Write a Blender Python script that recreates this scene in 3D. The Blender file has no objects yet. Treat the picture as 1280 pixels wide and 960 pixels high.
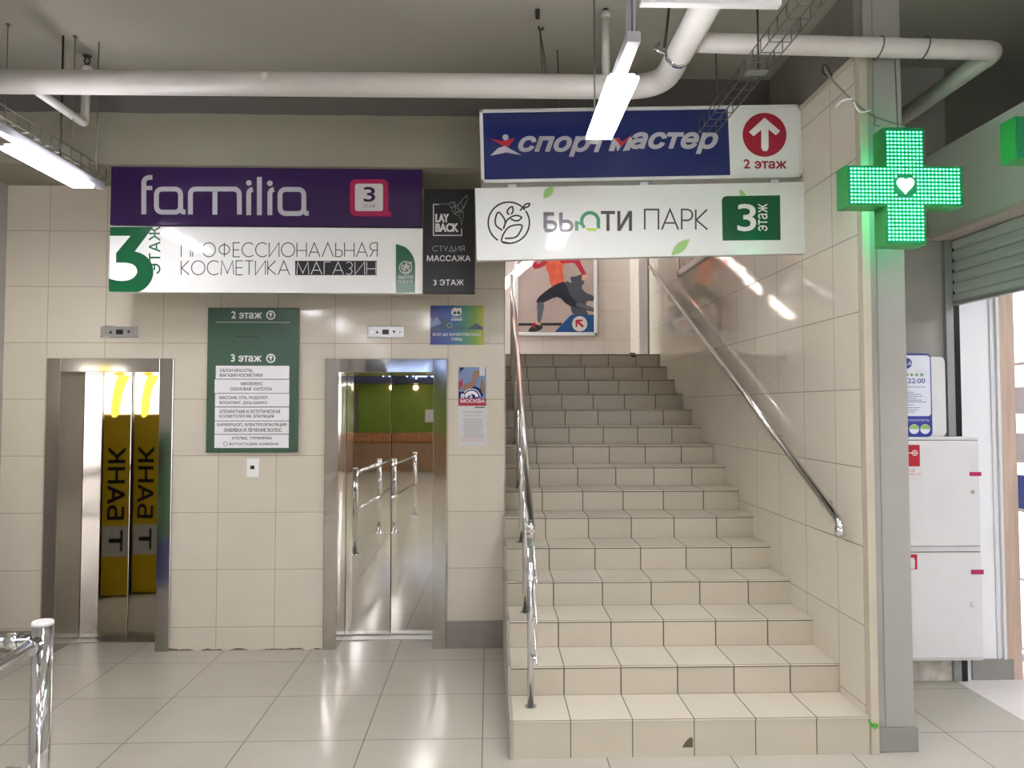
import bpy, bmesh, math, random
from mathutils import Vector, Matrix
from mathutils.geometry import tessellate_polygon
random.seed(7)
SC = bpy.context.scene
COL = SC.collection

# ------------------------------------------------------------------ camera, world, exposure
F, CX, CY = 950.0, 640.0, 469.85          # focal length and principal point for a 1280x960 frame
CAM = Vector((0, 0, 1.69))
PITCH, YAW = math.radians(2.3), math.radians(1.75)
cd = bpy.data.cameras.new('camera'); cam = bpy.data.objects.new('camera', cd); COL.objects.link(cam)
cam.location = CAM; cam.rotation_euler = (math.pi/2 + PITCH, 0, -YAW)
cd.sensor_width = 36; cd.lens = 36*F/1280; cd.shift_y = -(480-CY)/1280; cd.clip_start = .02
SC.camera = cam
ROT = cam.rotation_euler.to_matrix()
w = bpy.data.worlds.new('world'); SC.world = w; w.use_nodes = True
w.node_tree.nodes['Background'].inputs[0].default_value = (.75, .85, 1, 1)
w.node_tree.nodes['Background'].inputs[1].default_value = .3
vs = SC.view_settings; vs.view_transform = 'Standard'; vs.look = 'None'; vs.gamma = 1; vs.use_curve_mapping = False
vs.exposure = 1.2
SC.cycles.max_bounces = 8; SC.cycles.diffuse_bounces = 4; SC.cycles.glossy_bounces = 4
SC.cycles.caustics_reflective = False; SC.cycles.caustics_refractive = False
sd = bpy.data.lights.new('sun', 'SUN'); sun = bpy.data.objects.new('sun', sd); COL.objects.link(sun)
sd.energy = 26; sd.angle = .009; sd.color = (1, .97, .92)
sun.rotation_euler = Vector((0, .707, -.707)).to_track_quat('-Z', 'Y').to_euler()   # comes through the slit cut for it in the unseen stair roof
LAMP = 34.0            # strength of the linear ceiling lamps

def ray(px, py):
    return ROT @ Vector(((px-CX)/F, -(py-CY)/F, -1))
def V(px, py, x=None, y=None, z=None):
    d = ray(px, py)
    t = (x-CAM.x)/d.x if x is not None else (y-CAM.y)/d.y if y is not None else (z-CAM.z)/d.z
    return CAM + d*t

# ------------------------------------------------------------------ materials
def lin(h):
    h = h.lstrip('#'); c = [int(h[i:i+2], 16)/255 for i in (0, 2, 4)]
    return tuple(v/12.92 if v <= .04045 else ((v+.055)/1.055)**2.4 for v in c) + (1,)
def newmat(name):
    m = bpy.data.materials.new(name); m.use_nodes = True
    nt = m.node_tree; return m, nt, nt.nodes['Principled BSDF']
def mat(name, hexc, rough=.5, metal=0, var=.06, scale=6, bump=0, bscale=60, spec=.5, coat=0):
    m, nt, b = newmat(name)
    b.inputs['Roughness'].default_value = rough; b.inputs['Metallic'].default_value = metal
    b.inputs['Specular IOR Level'].default_value = spec; b.inputs['Coat Weight'].default_value = coat
    b.inputs['Coat Roughness'].default_value = .04
    c = lin(hexc)
    g = nt.nodes.new('ShaderNodeNewGeometry')
    n = nt.nodes.new('ShaderNodeTexNoise'); n.inputs['Scale'].default_value = scale; n.inputs['Detail'].default_value = 4
    nt.links.new(g.outputs['Position'], n.inputs['Vector'])
    r = nt.nodes.new('ShaderNodeMapRange'); r.inputs['From Min'].default_value = .3; r.inputs['From Max'].default_value = .7
    r.inputs['To Min'].default_value = 1-var; r.inputs['To Max'].default_value = 1+var
    nt.links.new(n.outputs['Fac'], r.inputs['Value'])
    mx = nt.nodes.new('ShaderNodeMix'); mx.data_type = 'RGBA'; mx.blend_type = 'MULTIPLY'; mx.inputs['Factor'].default_value = 1
    mx.inputs['A'].default_value = c; nt.links.new(r.outputs['Result'], mx.inputs['B'])
    nt.links.new(mx.outputs['Result'], b.inputs['Base Color'])
    if bump:
        n2 = nt.nodes.new('ShaderNodeTexNoise'); n2.inputs['Scale'].default_value = bscale
        nt.links.new(g.outputs['Position'], n2.inputs['Vector'])
        bp = nt.nodes.new('ShaderNodeBump'); bp.inputs['Strength'].default_value = bump; bp.inputs['Distance'].default_value = .01
        nt.links.new(n2.outputs['Fac'], bp.inputs['Height']); nt.links.new(bp.outputs['Normal'], b.inputs['Normal'])
    return m
def emit(name, hexc, strength, base='#ffffff'):
    m, nt, b = newmat(name)
    b.inputs['Base Color'].default_value = lin(base); b.inputs['Emission Color'].default_value = lin(hexc)
    b.inputs['Emission Strength'].default_value = strength; return m
def tilemat(name, hexc, ax, ay, w_, h_, ox, oy, grout='#8f8879', gw=.003, rough=.12, vary=.05, dirt=False, bump=.25, spec=.5, wave=.0):
    """square tiles laid on world axes ax, ay; joints at ox + k*w_, oy + k*h_"""
    m, nt, b = newmat(name); N = nt.nodes.new; L = nt.links.new
    g = N('ShaderNodeNewGeometry'); s = N('ShaderNodeSeparateXYZ'); L(g.outputs['Position'], s.inputs[0])
    def math_(op, a, v):
        k = N('ShaderNodeMath'); k.operation = op
        if isinstance(a, (int, float)): k.inputs[0].default_value = a
        else: L(a, k.inputs[0])
        if isinstance(v, (int, float)): k.inputs[1].default_value = v
        else: L(v, k.inputs[1])
        return k.outputs[0]
    fac = []; cell = []
    for axis, size, off in ((ax, w_, ox), (ay, h_, oy)):
        q = math_('DIVIDE', math_('SUBTRACT', s.outputs[axis], off), size)
        fl = N('ShaderNodeMath'); fl.operation = 'FLOOR'; L(q, fl.inputs[0]); cell.append(fl.outputs[0])
        fr = math_('SUBTRACT', q, fl.outputs[0])
        e = math_('MULTIPLY', math_('MINIMUM', fr, math_('SUBTRACT', 1.0, fr)), size)
        fac.append(e)
    d = math_('MINIMUM', fac[0], fac[1])
    mr = N('ShaderNodeMapRange'); mr.inputs['From Min'].default_value = gw*.45; mr.inputs['From Max'].default_value = gw*.75
    L(d, mr.inputs['Value'])
    cv = N('ShaderNodeCombineXYZ'); L(cell[0], cv.inputs[0]); L(cell[1], cv.inputs[1])
    wn = N('ShaderNodeTexWhiteNoise'); L(cv.outputs[0], wn.inputs['Vector'])
    no = N('ShaderNodeTexNoise'); no.inputs['Scale'].default_value = 3.5; no.inputs['Detail'].default_value = 6; L(g.outputs['Position'], no.inputs['Vector'])
    val = math_('ADD', math_('MULTIPLY', wn.outputs['Value'], vary), math_('MULTIPLY', no.outputs['Fac'], .10))
    val = math_('ADD', val, 1-.5*vary-.05)
    mx = N('ShaderNodeMix'); mx.data_type = 'RGBA'; mx.blend_type = 'MULTIPLY'; mx.inputs['Factor'].default_value = 1
    mx.inputs['A'].default_value = lin(hexc); L(val, mx.inputs['B'])
    out = mx.outputs['Result']
    if dirt:      # chipped and stained lower edge of the lowest row
        dn = N('ShaderNodeTexNoise'); dn.inputs['Scale'].default_value = 7; dn.inputs['Detail'].default_value = 8; L(g.outputs['Position'], dn.inputs['Vector'])
        hz = math_('MULTIPLY', s.outputs[2], 9.0)
        dm = math_('GREATER_THAN', math_('SUBTRACT', dn.outputs['Fac'], hz), .44)
        m3 = N('ShaderNodeMix'); m3.data_type = 'RGBA'; L(dm, m3.inputs['Factor']); L(out, m3.inputs['A']); m3.inputs['B'].default_value = lin('#7a6a56'); out = m3.outputs['Result']
    m2 = N('ShaderNodeMix'); m2.data_type = 'RGBA'; L(mr.outputs['Result'], m2.inputs['Factor'])
    m2.inputs['A'].default_value = lin(grout); L(out, m2.inputs['B'])
    L(m2.outputs['Result'], b.inputs['Base Color'])
    rr = N('ShaderNodeMapRange'); rr.inputs['To Min'].default_value = .8; rr.inputs['To Max'].default_value = rough
    L(mr.outputs['Result'], rr.inputs['Value']); L(rr.outputs['Result'], b.inputs['Roughness'])
    b.inputs['Specular IOR Level'].default_value = spec
    bp = N('ShaderNodeBump'); bp.inputs['Strength'].default_value = bump; bp.inputs['Distance'].default_value = .002
    hsum = mr.outputs['Result']
    if wave:
        wv = N('ShaderNodeTexNoise'); wv.inputs['Scale'].default_value = 2.2; L(g.outputs['Position'], wv.inputs['Vector'])
        hsum = math_('ADD', hsum, math_('MULTIPLY', wv.outputs['Fac'], wave))
    L(hsum, bp.inputs['Height']); L(bp.outputs['Normal'], b.inputs['Normal'])
    return m
def steel(name, hexc='#c9c7c4', rough=.12, wave=.0, ws=3.0):
    m, nt, b = newmat(name); N = nt.nodes.new; L = nt.links.new
    b.inputs['Metallic'].default_value = 1; b.inputs['Base Color'].default_value = lin(hexc); b.inputs['Roughness'].default_value = rough
    g = N('ShaderNodeNewGeometry'); mp = N('ShaderNodeMapping'); mp.inputs['Scale'].default_value = (1, 1, .35)
    L(g.outputs['Position'], mp.inputs['Vector'])
    n = N('ShaderNodeTexNoise'); n.inputs['Scale'].default_value = ws; n.inputs['Detail'].default_value = 1; L(mp.outputs[0], n.inputs['Vector'])
    n2 = N('ShaderNodeTexNoise'); n2.inputs['Scale'].default_value = 14; n2.inputs['Detail'].default_value = 5; L(mp.outputs[0], n2.inputs['Vector'])
    r = N('ShaderNodeMapRange'); r.inputs['To Min'].default_value = rough*.8; r.inputs['To Max'].default_value = rough*1.25
    L(n2.outputs['Fac'], r.inputs['Value']); L(r.outputs['Result'], b.inputs['Roughness'])
    if wave:
        bp = N('ShaderNodeBump'); bp.inputs['Strength'].default_value = 1; bp.inputs['Distance'].default_value = wave
        L(n.outputs['Fac'], bp.inputs['Height']); L(bp.outputs['Normal'], b.inputs['Normal'])
    return m
def woodmat(name, a, c):
    m, nt, b = newmat(name); N = nt.nodes.new; L = nt.links.new
    g = N('ShaderNodeNewGeometry'); mp = N('ShaderNodeMapping'); mp.inputs['Scale'].default_value = (14, 14, .8); L(g.outputs['Position'], mp.inputs['Vector'])
    n = N('ShaderNodeTexNoise'); n.inputs['Scale'].default_value = 3; n.inputs['Detail'].default_value = 6; L(mp.outputs[0], n.inputs['Vector'])
    cr = N('ShaderNodeValToRGB'); cr.color_ramp.elements[0].position = .3; cr.color_ramp.elements[1].position = .7
    cr.color_ramp.elements[0].color = lin(a); cr.color_ramp.elements[1].color = lin(c)
    L(n.outputs['Fac'], cr.inputs['Fac']); L(cr.outputs['Color'], b.inputs['Base Color']); b.inputs['Roughness'].default_value = .45
    return m
def splitmat(name, upper, lower, zcut, rough=.75):
    """two coats of paint meeting along a rough line at height zcut"""
    m, nt, b = newmat(name); N = nt.nodes.new; L = nt.links.new
    g = N('ShaderNodeNewGeometry'); s = N('ShaderNodeSeparateXYZ'); L(g.outputs['Position'], s.inputs[0])
    n = N('ShaderNodeTexNoise'); n.inputs['Scale'].default_value = 5; n.inputs['Detail'].default_value = 5; L(g.outputs['Position'], n.inputs['Vector'])
    a = N('ShaderNodeMath'); a.operation = 'MULTIPLY_ADD'; L(n.outputs['Fac'], a.inputs[0]); a.inputs[1].default_value = .02; L(s.outputs[2], a.inputs[2])
    gt = N('ShaderNodeMath'); gt.operation = 'GREATER_THAN'; L(a.outputs[0], gt.inputs[0]); gt.inputs[1].default_value = zcut+.01
    mx = N('ShaderNodeMix'); mx.data_type = 'RGBA'; L(gt.outputs[0], mx.inputs['Factor']); mx.inputs['A'].default_value = lin(lower); mx.inputs['B'].default_value = lin(upper)
    n2 = N('ShaderNodeTexNoise'); n2.inputs['Scale'].default_value = 2; n2.inputs['Detail'].default_value = 6; L(g.outputs['Position'], n2.inputs['Vector'])
    r = N('ShaderNodeMapRange'); r.inputs['To Min'].default_value = .9; r.inputs['To Max'].default_value = 1.1; L(n2.outputs['Fac'], r.inputs['Value'])
    m2 = N('ShaderNodeMix'); m2.data_type = 'RGBA'; m2.blend_type = 'MULTIPLY'; m2.inputs['Factor'].default_value = 1
    L(mx.outputs['Result'], m2.inputs['A']); L(r.outputs['Result'], m2.inputs['B'])
    L(m2.outputs['Result'], b.inputs['Base Color']); b.inputs['Roughness'].default_value = rough
    return m
def gradmat(name, stops, size, rough=.3):
    """printed colour gradient across a sheet of the given size (object coordinates: u along x)"""
    m, nt, b = newmat(name); N = nt.nodes.new; L = nt.links.new
    t = N('ShaderNodeTexCoord'); s = N('ShaderNodeSeparateXYZ'); L(t.outputs['Object'], s.inputs[0])
    dx = N('ShaderNodeMath'); dx.operation = 'MULTIPLY_ADD'; L(s.outputs[0], dx.inputs[0]); dx.inputs[1].default_value = 1/size; dx.inputs[2].default_value = .5
    cr = N('ShaderNodeValToRGB')
    while len(cr.color_ramp.elements) < len(stops): cr.color_ramp.elements.new(.5)
    for e, (p, c) in zip(cr.color_ramp.elements, stops): e.position = p; e.color = lin(c)
    L(dx.outputs[0], cr.inputs['Fac']); L(cr.outputs['Color'], b.inputs['Base Color']); b.inputs['Roughness'].default_value = rough
    return m

M = dict(
    floor=tilemat('floor tile', '#bdb9ab', 0, 1, .6, .6, -.03, 3.945, grout='#6f6b62', gw=.005, rough=.16, vary=.04, bump=.3, spec=.45),
    shopfloor=tilemat('white floor tile', '#eae6e2', 0, 1, .6, .6, 2.88, 3.945, grout='#bdb8b2', gw=.004, rough=.12),
    walltile=tilemat('beige wall tile', '#d0c8b8', 0, 2, .40, .395, -1.89, .16, grout='#a2957e', gw=.004, rough=.10, vary=.05, dirt=True, wave=.25),
    sidetile=tilemat('beige stairwell tile', '#ddd7c7', 1, 2, .40, .39, 4.03, .605, grout='#86795f', gw=.004, rough=.05, vary=.05, wave=.08, spec=.85),
    fartile=tilemat('landing wall tile', '#cfc4bc', 0, 2, .40, .39, .3, .605, grout='#b3a391', gw=.004, rough=.10),
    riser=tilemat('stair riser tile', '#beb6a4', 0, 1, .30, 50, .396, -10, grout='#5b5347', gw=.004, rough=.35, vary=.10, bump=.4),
    riserup=tilemat('upper stair riser tile', '#beb6a4', 0, 2, .30, .1485, .396, .18-.0115, grout='#5b5347', gw=.006, rough=.35, vary=.10, bump=.4),
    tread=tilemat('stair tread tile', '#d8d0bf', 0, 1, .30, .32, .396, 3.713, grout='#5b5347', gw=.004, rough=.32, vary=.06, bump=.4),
    side=mat('stair side tile', '#a9a49a', .4),
    ceil=mat('grey olive ceiling', '#a29f93', .85, var=.05, scale=.8, bump=.15, bscale=20),
    beam=splitmat('painted beam', '#5b5853', '#8b8878', 3.585),
    upper=mat('grey upper wall', '#7b766e', .8),
    greywall=mat('grey plaster', '#a4a19b', .8, var=.03),
    column=mat('grey column paint', '#a09e98', .45, var=.04, scale=3),
    plinth=mat('grey plinth tile', '#8f8d88', .4),
    trimbeige=mat('beige tile edge', '#bdb4a2', .3),
    skirting=mat('grey skirting tile', '#8a857d', .35),
    pipe=mat('white pipe paint', '#c6c3bd', .4, var=.04, scale=8),
    iron=mat('dark iron', '#3b3733', .5, .6), wire=mat('galvanised wire', '#6f6c69', .4, .8),
    whitemetal=mat('white enamel', '#dfdfdf', .35, var=.02), whiteplastic=mat('white plastic', '#e6e6e4', .4, var=.02),
    lampbody=mat('lamp housing grey', '#a9a9b0', .4), 
    lit=emit('lamp diffuser', '#fbf8ff', LAMP), upfill=emit('added lamp uplight', '#fbf8ff', 9), shoplit=emit('shop light panel', '#f4f4ff', 5),
    fillpane=emit('added glowing rear pane', '#f4f5ff', 3.6),
    chrome=steel('chrome', '#d8d8da', .07), steel=steel('brushed lift steel', '#bdb8b0', .03, .0002, 2.2),
    mirror=steel('polished lift steel', '#dcd7ce', .015, .0003, 2.6), jamb=steel('lift jamb steel', '#b9b3aa', .13, .0015, 4),
    jambpolish=steel('polished jamb steel', '#cfcac2', .08, .004, 5),
    black=mat('black', '#0e0e10', .35), dark=mat('dark void', '#171513', .8), white=mat('white film', '#e9e9ea', .25, var=.01),
    offwhite=mat('grey white film', '#c9c8c9', .3, var=.01), signwhite=mat('glossy white acrylic', '#eaecea', .05, var=.01, spec=.9),
    purple=mat('deep purple film', '#33194d', .12, var=.03), magenta=mat('magenta film', '#a8124f', .3), green=mat('dark green film', '#0e5733', .2),
    navy=mat('navy blue film', '#1f2a66', .18, var=.03), red=mat('red film', '#c0293a', .3), darkred=mat('dark red film', '#a51d35', .3),
    boardgreen=mat('grey green board', '#3c5a49', .3, var=.03), slip=mat('white slip', '#e9e8ea', .35, var=.01), ink=mat('dark ink', '#262628', .5),
    charcoal=mat('charcoal film', '#4b4449', .3), logoG=mat('leaf green film', '#2f8a5c', .3), lime=mat('lime film', '#a6cf3a', .3), palegreen=mat('pale leaf film', '#93bf6d', .3),
    silver=mat('silver letters', '#bcbac4', .3), grid=mat('grid', '#888888', .5),
    alu=steel('brushed aluminium plate', '#b5b4b2', .3), led=emit('green led', '#45ffac', 5.0, '#d0ffe8'), ledoff=mat('unlit led', '#2e8a5c', .3),
    heart=emit('white heart led', '#ecfff6', 4.0), crossface=mat('cross face green', '#128a5a', .35), crossside=mat('cross case green', '#2f9e4a', .35, var=.03),
    crossedge=mat('cross rim green', '#1f7a6a', .3), shutter=mat('grey shutter slat', '#c0c6c3', .45, var=.02), fascia=mat('pale grey fascia', '#d3d5ce', .7, var=.02),
    soffit=mat('pinkish soffit', '#cfc2bc', .5), rail=mat('guide rail grey', '#9da09d', .4, .3),
    shopwhite=mat('shop white panel', '#eef0f2', .35, var=.01), wood=woodmat('pale oak laminate', '#b79f8d', '#cdb7a5'),
    screen=emit('display screen', '#b9c4ff', 1.6), litwhite=emit('backlit shelf panel', '#f4f7ff', 1.0),
    signblue=mat('sign blue', '#3f48a0', .3), paleblue=mat('sign pale', '#e6e9f4', .3), dotgreen=mat('dot green', '#7fa878', .4), halfgreen=mat('half circle green', '#93bd63', .4),
    pink=mat('pink sealing tape', '#b01f60', .35), sticker=mat('red sticker', '#b9202f', .35), 
    yellow=mat('bank yellow', '#f3cf12', .4), yellowlit=emit('lit white header', '#ffffff', 1.6), ybright=emit('lit yellow header', '#ffe13a', 1.2), kgreen=mat('kiosk green', '#7c9a2c', .5), kbrown=mat('counter brown', '#8d6f52', .5),
    produce=mat('crates', '#9c6b3f', .7, var=.4, scale=18), bluelit=emit('lit blue letters', '#a8c4ff', 5), skyblue=mat('canopy blue grey', '#3d4763', .5), beige=mat('warm beige', '#c7b39d', .6),
    hallwall=mat('hall wall', '#b9b3a6', .7), cyan=mat('terminal green', '#1f7a45', .4), bblue=mat('terminal blue', '#2440a8', .4),
    warm=emit('warm spot', '#ffd9a0', 12), tie=mat('green cord', '#5fbf3a', .5), cable=mat('grey cable', '#77736e', .5), chip=mat('exposed mortar', '#5d5142', .9),
    skywin=emit('daylit window pane', '#f1f5ff', 14.0),
)

# ------------------------------------------------------------------ mesh helpers
class MB:
    def __init__(s): s.bm = bmesh.new()
    def box(s, x0, x1, y0, y1, z0, z1, b=0, seg=2):
        t = bmesh.new(); bmesh.ops.create_cube(t, size=1)
        for v in t.verts: v.co = Vector(((x0+x1)/2+v.co.x*(x1-x0), (y0+y1)/2+v.co.y*(y1-y0), (z0+z1)/2+v.co.z*(z1-z0)))
        if b: bmesh.ops.bevel(t, geom=list(t.edges), offset=b, segments=seg, profile=.5, affect='EDGES')
        return s.add(t)
    def add(s, t, mtx=None):
        if mtx is not None: bmesh.ops.transform(t, matrix=mtx, verts=t.verts)
        me = bpy.data.meshes.new('tmp'); t.to_mesh(me); t.free(); s.bm.from_mesh(me); bpy.data.meshes.remove(me); return s
    def tube(s, path, r, n=12, caps=True):
        P = [Vector(p) for p in path]; R = r if isinstance(r, (list, tuple)) else [r]*len(P)
        tang = []
        for i in range(len(P)):
            a = (P[i]-P[i-1]).normalized() if i else None; c = (P[i+1]-P[i]).normalized() if i < len(P)-1 else None
            tang.append(((a or c)+(c or a)).normalized())
        up = Vector((0, 0, 1)) if abs(tang[0].z) < .9 else Vector((0, 1, 0))
        nv = (up - tang[0]*up.dot(tang[0])).normalized(); rings = []
        for i, p in enumerate(P):
            nv = (nv - tang[i]*nv.dot(tang[i])).normalized(); bv = tang[i].cross(nv)
            rings.append([s.bm.verts.new(p+(nv*math.cos(a)+bv*math.sin(a))*R[i]) for a in (2*math.pi*k/n for k in range(n))])
        for i in range(len(P)-1):
            for k in range(n):
                f = s.bm.faces.new((rings[i][k], rings[i][(k+1) % n], rings[i+1][(k+1) % n], rings[i+1][k])); f.smooth = True
        if caps: s.bm.faces.new(rings[0][::-1]); s.bm.faces.new(rings[-1])
        return s
    def cyl(s, p, q, r, n=16): return s.tube([p, q], r, n)
    def ball(s, c, r, sc=(1, 1, 1)):
        t = bmesh.new(); bmesh.ops.create_uvsphere(t, u_segments=14, v_segments=10, radius=r)
        for f in t.faces: f.smooth = True
        return s.add(t, Matrix.Translation(Vector(c)) @ Matrix.Diagonal((*sc, 1)))
    def prism(s, pts, a, b, axis='y'):
        """outline extruded from a to b along an axis; pts are the two other coordinates in order"""
        def mk(p, t): return {'y': (p[0], t, p[1]), 'x': (t, p[0], p[1]), 'z': (p[0], p[1], t)}[axis]
        A = [s.bm.verts.new(mk(p, a)) for p in pts]; B = [s.bm.verts.new(mk(p, b)) for p in pts]; n = len(pts)
        s.bm.faces.new(A); s.bm.faces.new(B[::-1])
        for i in range(n): s.bm.faces.new((A[i], B[i], B[(i+1) % n], A[(i+1) % n]))
        bmesh.ops.recalc_face_normals(s.bm, faces=s.bm.faces); return s
    def flat(s, polys, y=0):
        for i, p in enumerate(polys):
            yy = y-2e-5*(i % 11)
            vsx = [s.bm.verts.new((a, yy, c)) for a, c in p]
            try: s.bm.faces.new(vsx)
            except ValueError: pass
        return s
    def build(s, name, m, parent=None, origin=None):
        me = bpy.data.meshes.new(name); 
        off = None
        if parent is not None:
            r = parent
            while r.parent: r = r.parent
            if not r.get('_local'): off = r.location
        elif origin is not None: off = Vector(origin)
        if off is not None: bmesh.ops.translate(s.bm, vec=-Vector(off), verts=s.bm.verts)
        s.bm.to_mesh(me); s.bm.free(); me.materials.append(m)
        o = bpy.data.objects.new(name, me); COL.objects.link(o)
        if parent is not None: o.parent = parent
        elif off is not None: o.location = off
        return o
LOCALS = []
def tag(o, label=None, cat=None, group=None, kind=None):
    for k, v in (('label', label), ('category', cat), ('group', group), ('kind', kind)):
        if v: o[k] = v
    return o
def thing(name, label, cat, loc=(0, 0, 0), group=None, local=False):
    o = bpy.data.objects.new(name, None); COL.objects.link(o); o.location = loc; o.empty_display_size = .1
    if local: o['_local'] = 1; LOCALS.append(o)
    return tag(o, label, cat, group)
def struct(name, mb, m): return tag(mb.build(name, m), kind='structure')
def dup(root, loc, label):
    c = root.copy(); COL.objects.link(c); c.location = loc; c['label'] = label
    for ch in list(root.children):
        d = ch.copy(); COL.objects.link(d); d.parent = c
        for g in list(ch.children):
            e = g.copy(); COL.objects.link(e); e.parent = d
    if root.get('_local'): LOCALS.append(c)
    return c

# 2D drawing helpers (work in any plane coordinates)
def smooth(pts, n=6, closed=False):
    out = []; k = len(pts)
    rng = range(k) if closed else range(k-1)
    for i in rng:
        p0 = pts[(i-1) % k] if closed or i else pts[i]; p1 = pts[i]; p2 = pts[(i+1) % k]; p3 = pts[(i+2) % k] if closed or i+2 < k else p2
        for j in range(n):
            t = j/n
            out.append(tuple(.5*(2*p1[a]+(p2[a]-p0[a])*t+(2*p0[a]-5*p1[a]+4*p2[a]-p3[a])*t*t+(3*p1[a]-p0[a]-3*p2[a]+p3[a])*t**3) for a in (0, 1)))
    if not closed: out.append(tuple(pts[-1]))
    return out
def stroke(pts, w, closed=False):
    n = len(pts); L = []; R = []
    for i in range(n):
        a = pts[i-1] if (i or closed) else None; c = pts[(i+1) % n] if (i < n-1 or closed) else None; p = pts[i]
        d1 = Vector((p[0]-a[0], p[1]-a[1])) if a else None; d2 = Vector((c[0]-p[0], c[1]-p[1])) if c else None
        d1 = d1.normalized() if d1 and d1.length else d2.normalized(); d2 = d2.normalized() if d2 and d2.length else d1
        t = (d1+d2); t = t.normalized() if t.length > 1e-6 else d1
        nn = Vector((-t.y, t.x)); k = w/2/max(.4, nn.dot(Vector((-d1.y, d1.x))))
        L.append((p[0]+nn.x*k, p[1]+nn.y*k)); R.append((p[0]-nn.x*k, p[1]-nn.y*k))
    return [[L[i], L[(i+1) % n], R[(i+1) % n], R[i]] for i in range(n if closed else n-1)]
def circ(cx, cy, r, n=28, ry=None): return [(cx+r*math.cos(2*math.pi*k/n), cy+(ry or r)*math.sin(2*math.pi*k/n)) for k in range(n)]
def arc(cx, cy, r, a0, a1, n=14): return [(cx+r*math.cos(math.radians(a0+(a1-a0)*k/n)), cy+r*math.sin(math.radians(a0+(a1-a0)*k/n))) for k in range(n+1)]
def rrect(x0, y0, x1, y1, r, n=5):
    return arc(x1-r, y1-r, r, 0, 90, n)+arc(x0+r, y1-r, r, 90, 180, n)+arc(x0+r, y0+r, r, 180, 270, n)+arc(x1-r, y0+r, r, 270, 360, n)
def rect(x0, y0, x1, y1): return [(x0, y0), (x1, y0), (x1, y1), (x0, y1)]
_tc = {}
def glyphs(s, bold=0, shear=0, space=1.0):
    key = (s, bold, shear, space)
    if key not in _tc:
        cu = bpy.data.curves.new('t', 'FONT'); cu.body = s; cu.offset = bold; cu.shear = shear; cu.space_character = space; cu.resolution_u = 4; cu.fill_mode = 'NONE'
        o = bpy.data.objects.new('t', cu); me = bpy.data.meshes.new_from_object(o)
        vv = [(v.co.x, v.co.y) for v in me.vertices]; nb = {}
        for e in me.edges:
            for a_, b_ in (tuple(e.vertices), tuple(e.vertices)[::-1]): nb.setdefault(a_, []).append(b_)
        loops = []; seen = set()
        for i in range(len(vv)):
            if i in seen or i not in nb: continue
            lp = [i]; seen.add(i); nx = min(nb[i])
            while nx not in seen:
                lp.append(nx); seen.add(nx); nx = next((k for k in nb[nx] if k not in seen), i)
            if len(lp) > 2: loops.append(lp)
        area = lambda lp: sum(vv[lp[k-1]][0]*vv[lp[k]][1]-vv[lp[k]][0]*vv[lp[k-1]][1] for k in range(len(lp)))/2
        def inside(p, lp):
            r_ = False
            for k in range(len(lp)):
                a_, b_ = vv[lp[k-1]], vv[lp[k]]
                if (a_[1] > p[1]) != (b_[1] > p[1]) and p[0] < (b_[0]-a_[0])*(p[1]-a_[1])/(b_[1]-a_[1])+a_[0]: r_ = not r_
            return r_
        par = [[m_ for m_ in loops if m_ is not lp and all(inside(vv[k], m_) for k in lp)] for lp in loops]
        outs = [[lp] for lp, p_ in zip(loops, par) if len(p_) % 2 == 0]
        for lp, p_ in zip(loops, par):
            if len(p_) % 2:
                c_ = [o_ for o_ in outs if o_[0] in p_]
                if c_: min(c_, key=lambda o_: abs(area(o_[0]))).append(lp)
        ff = []
        for o_ in outs:
            fl = [i for lp in o_ for i in lp]
            for t_ in tessellate_polygon([[Vector((*vv[i], 0)) for i in lp] for lp in o_]): ff.append([fl[k] for k in t_])
        bpy.data.objects.remove(o); bpy.data.curves.remove(cu); bpy.data.meshes.remove(me)
        x0 = min(v[0] for v in vv); x1 = max(v[0] for v in vv); y0 = min(v[1] for v in vv); y1 = max(v[1] for v in vv)
        _tc[key] = ([((a-x0)/(x1-x0), (c-y0)/(y1-y0)) for a, c in vv], ff)
    return _tc[key]

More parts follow.
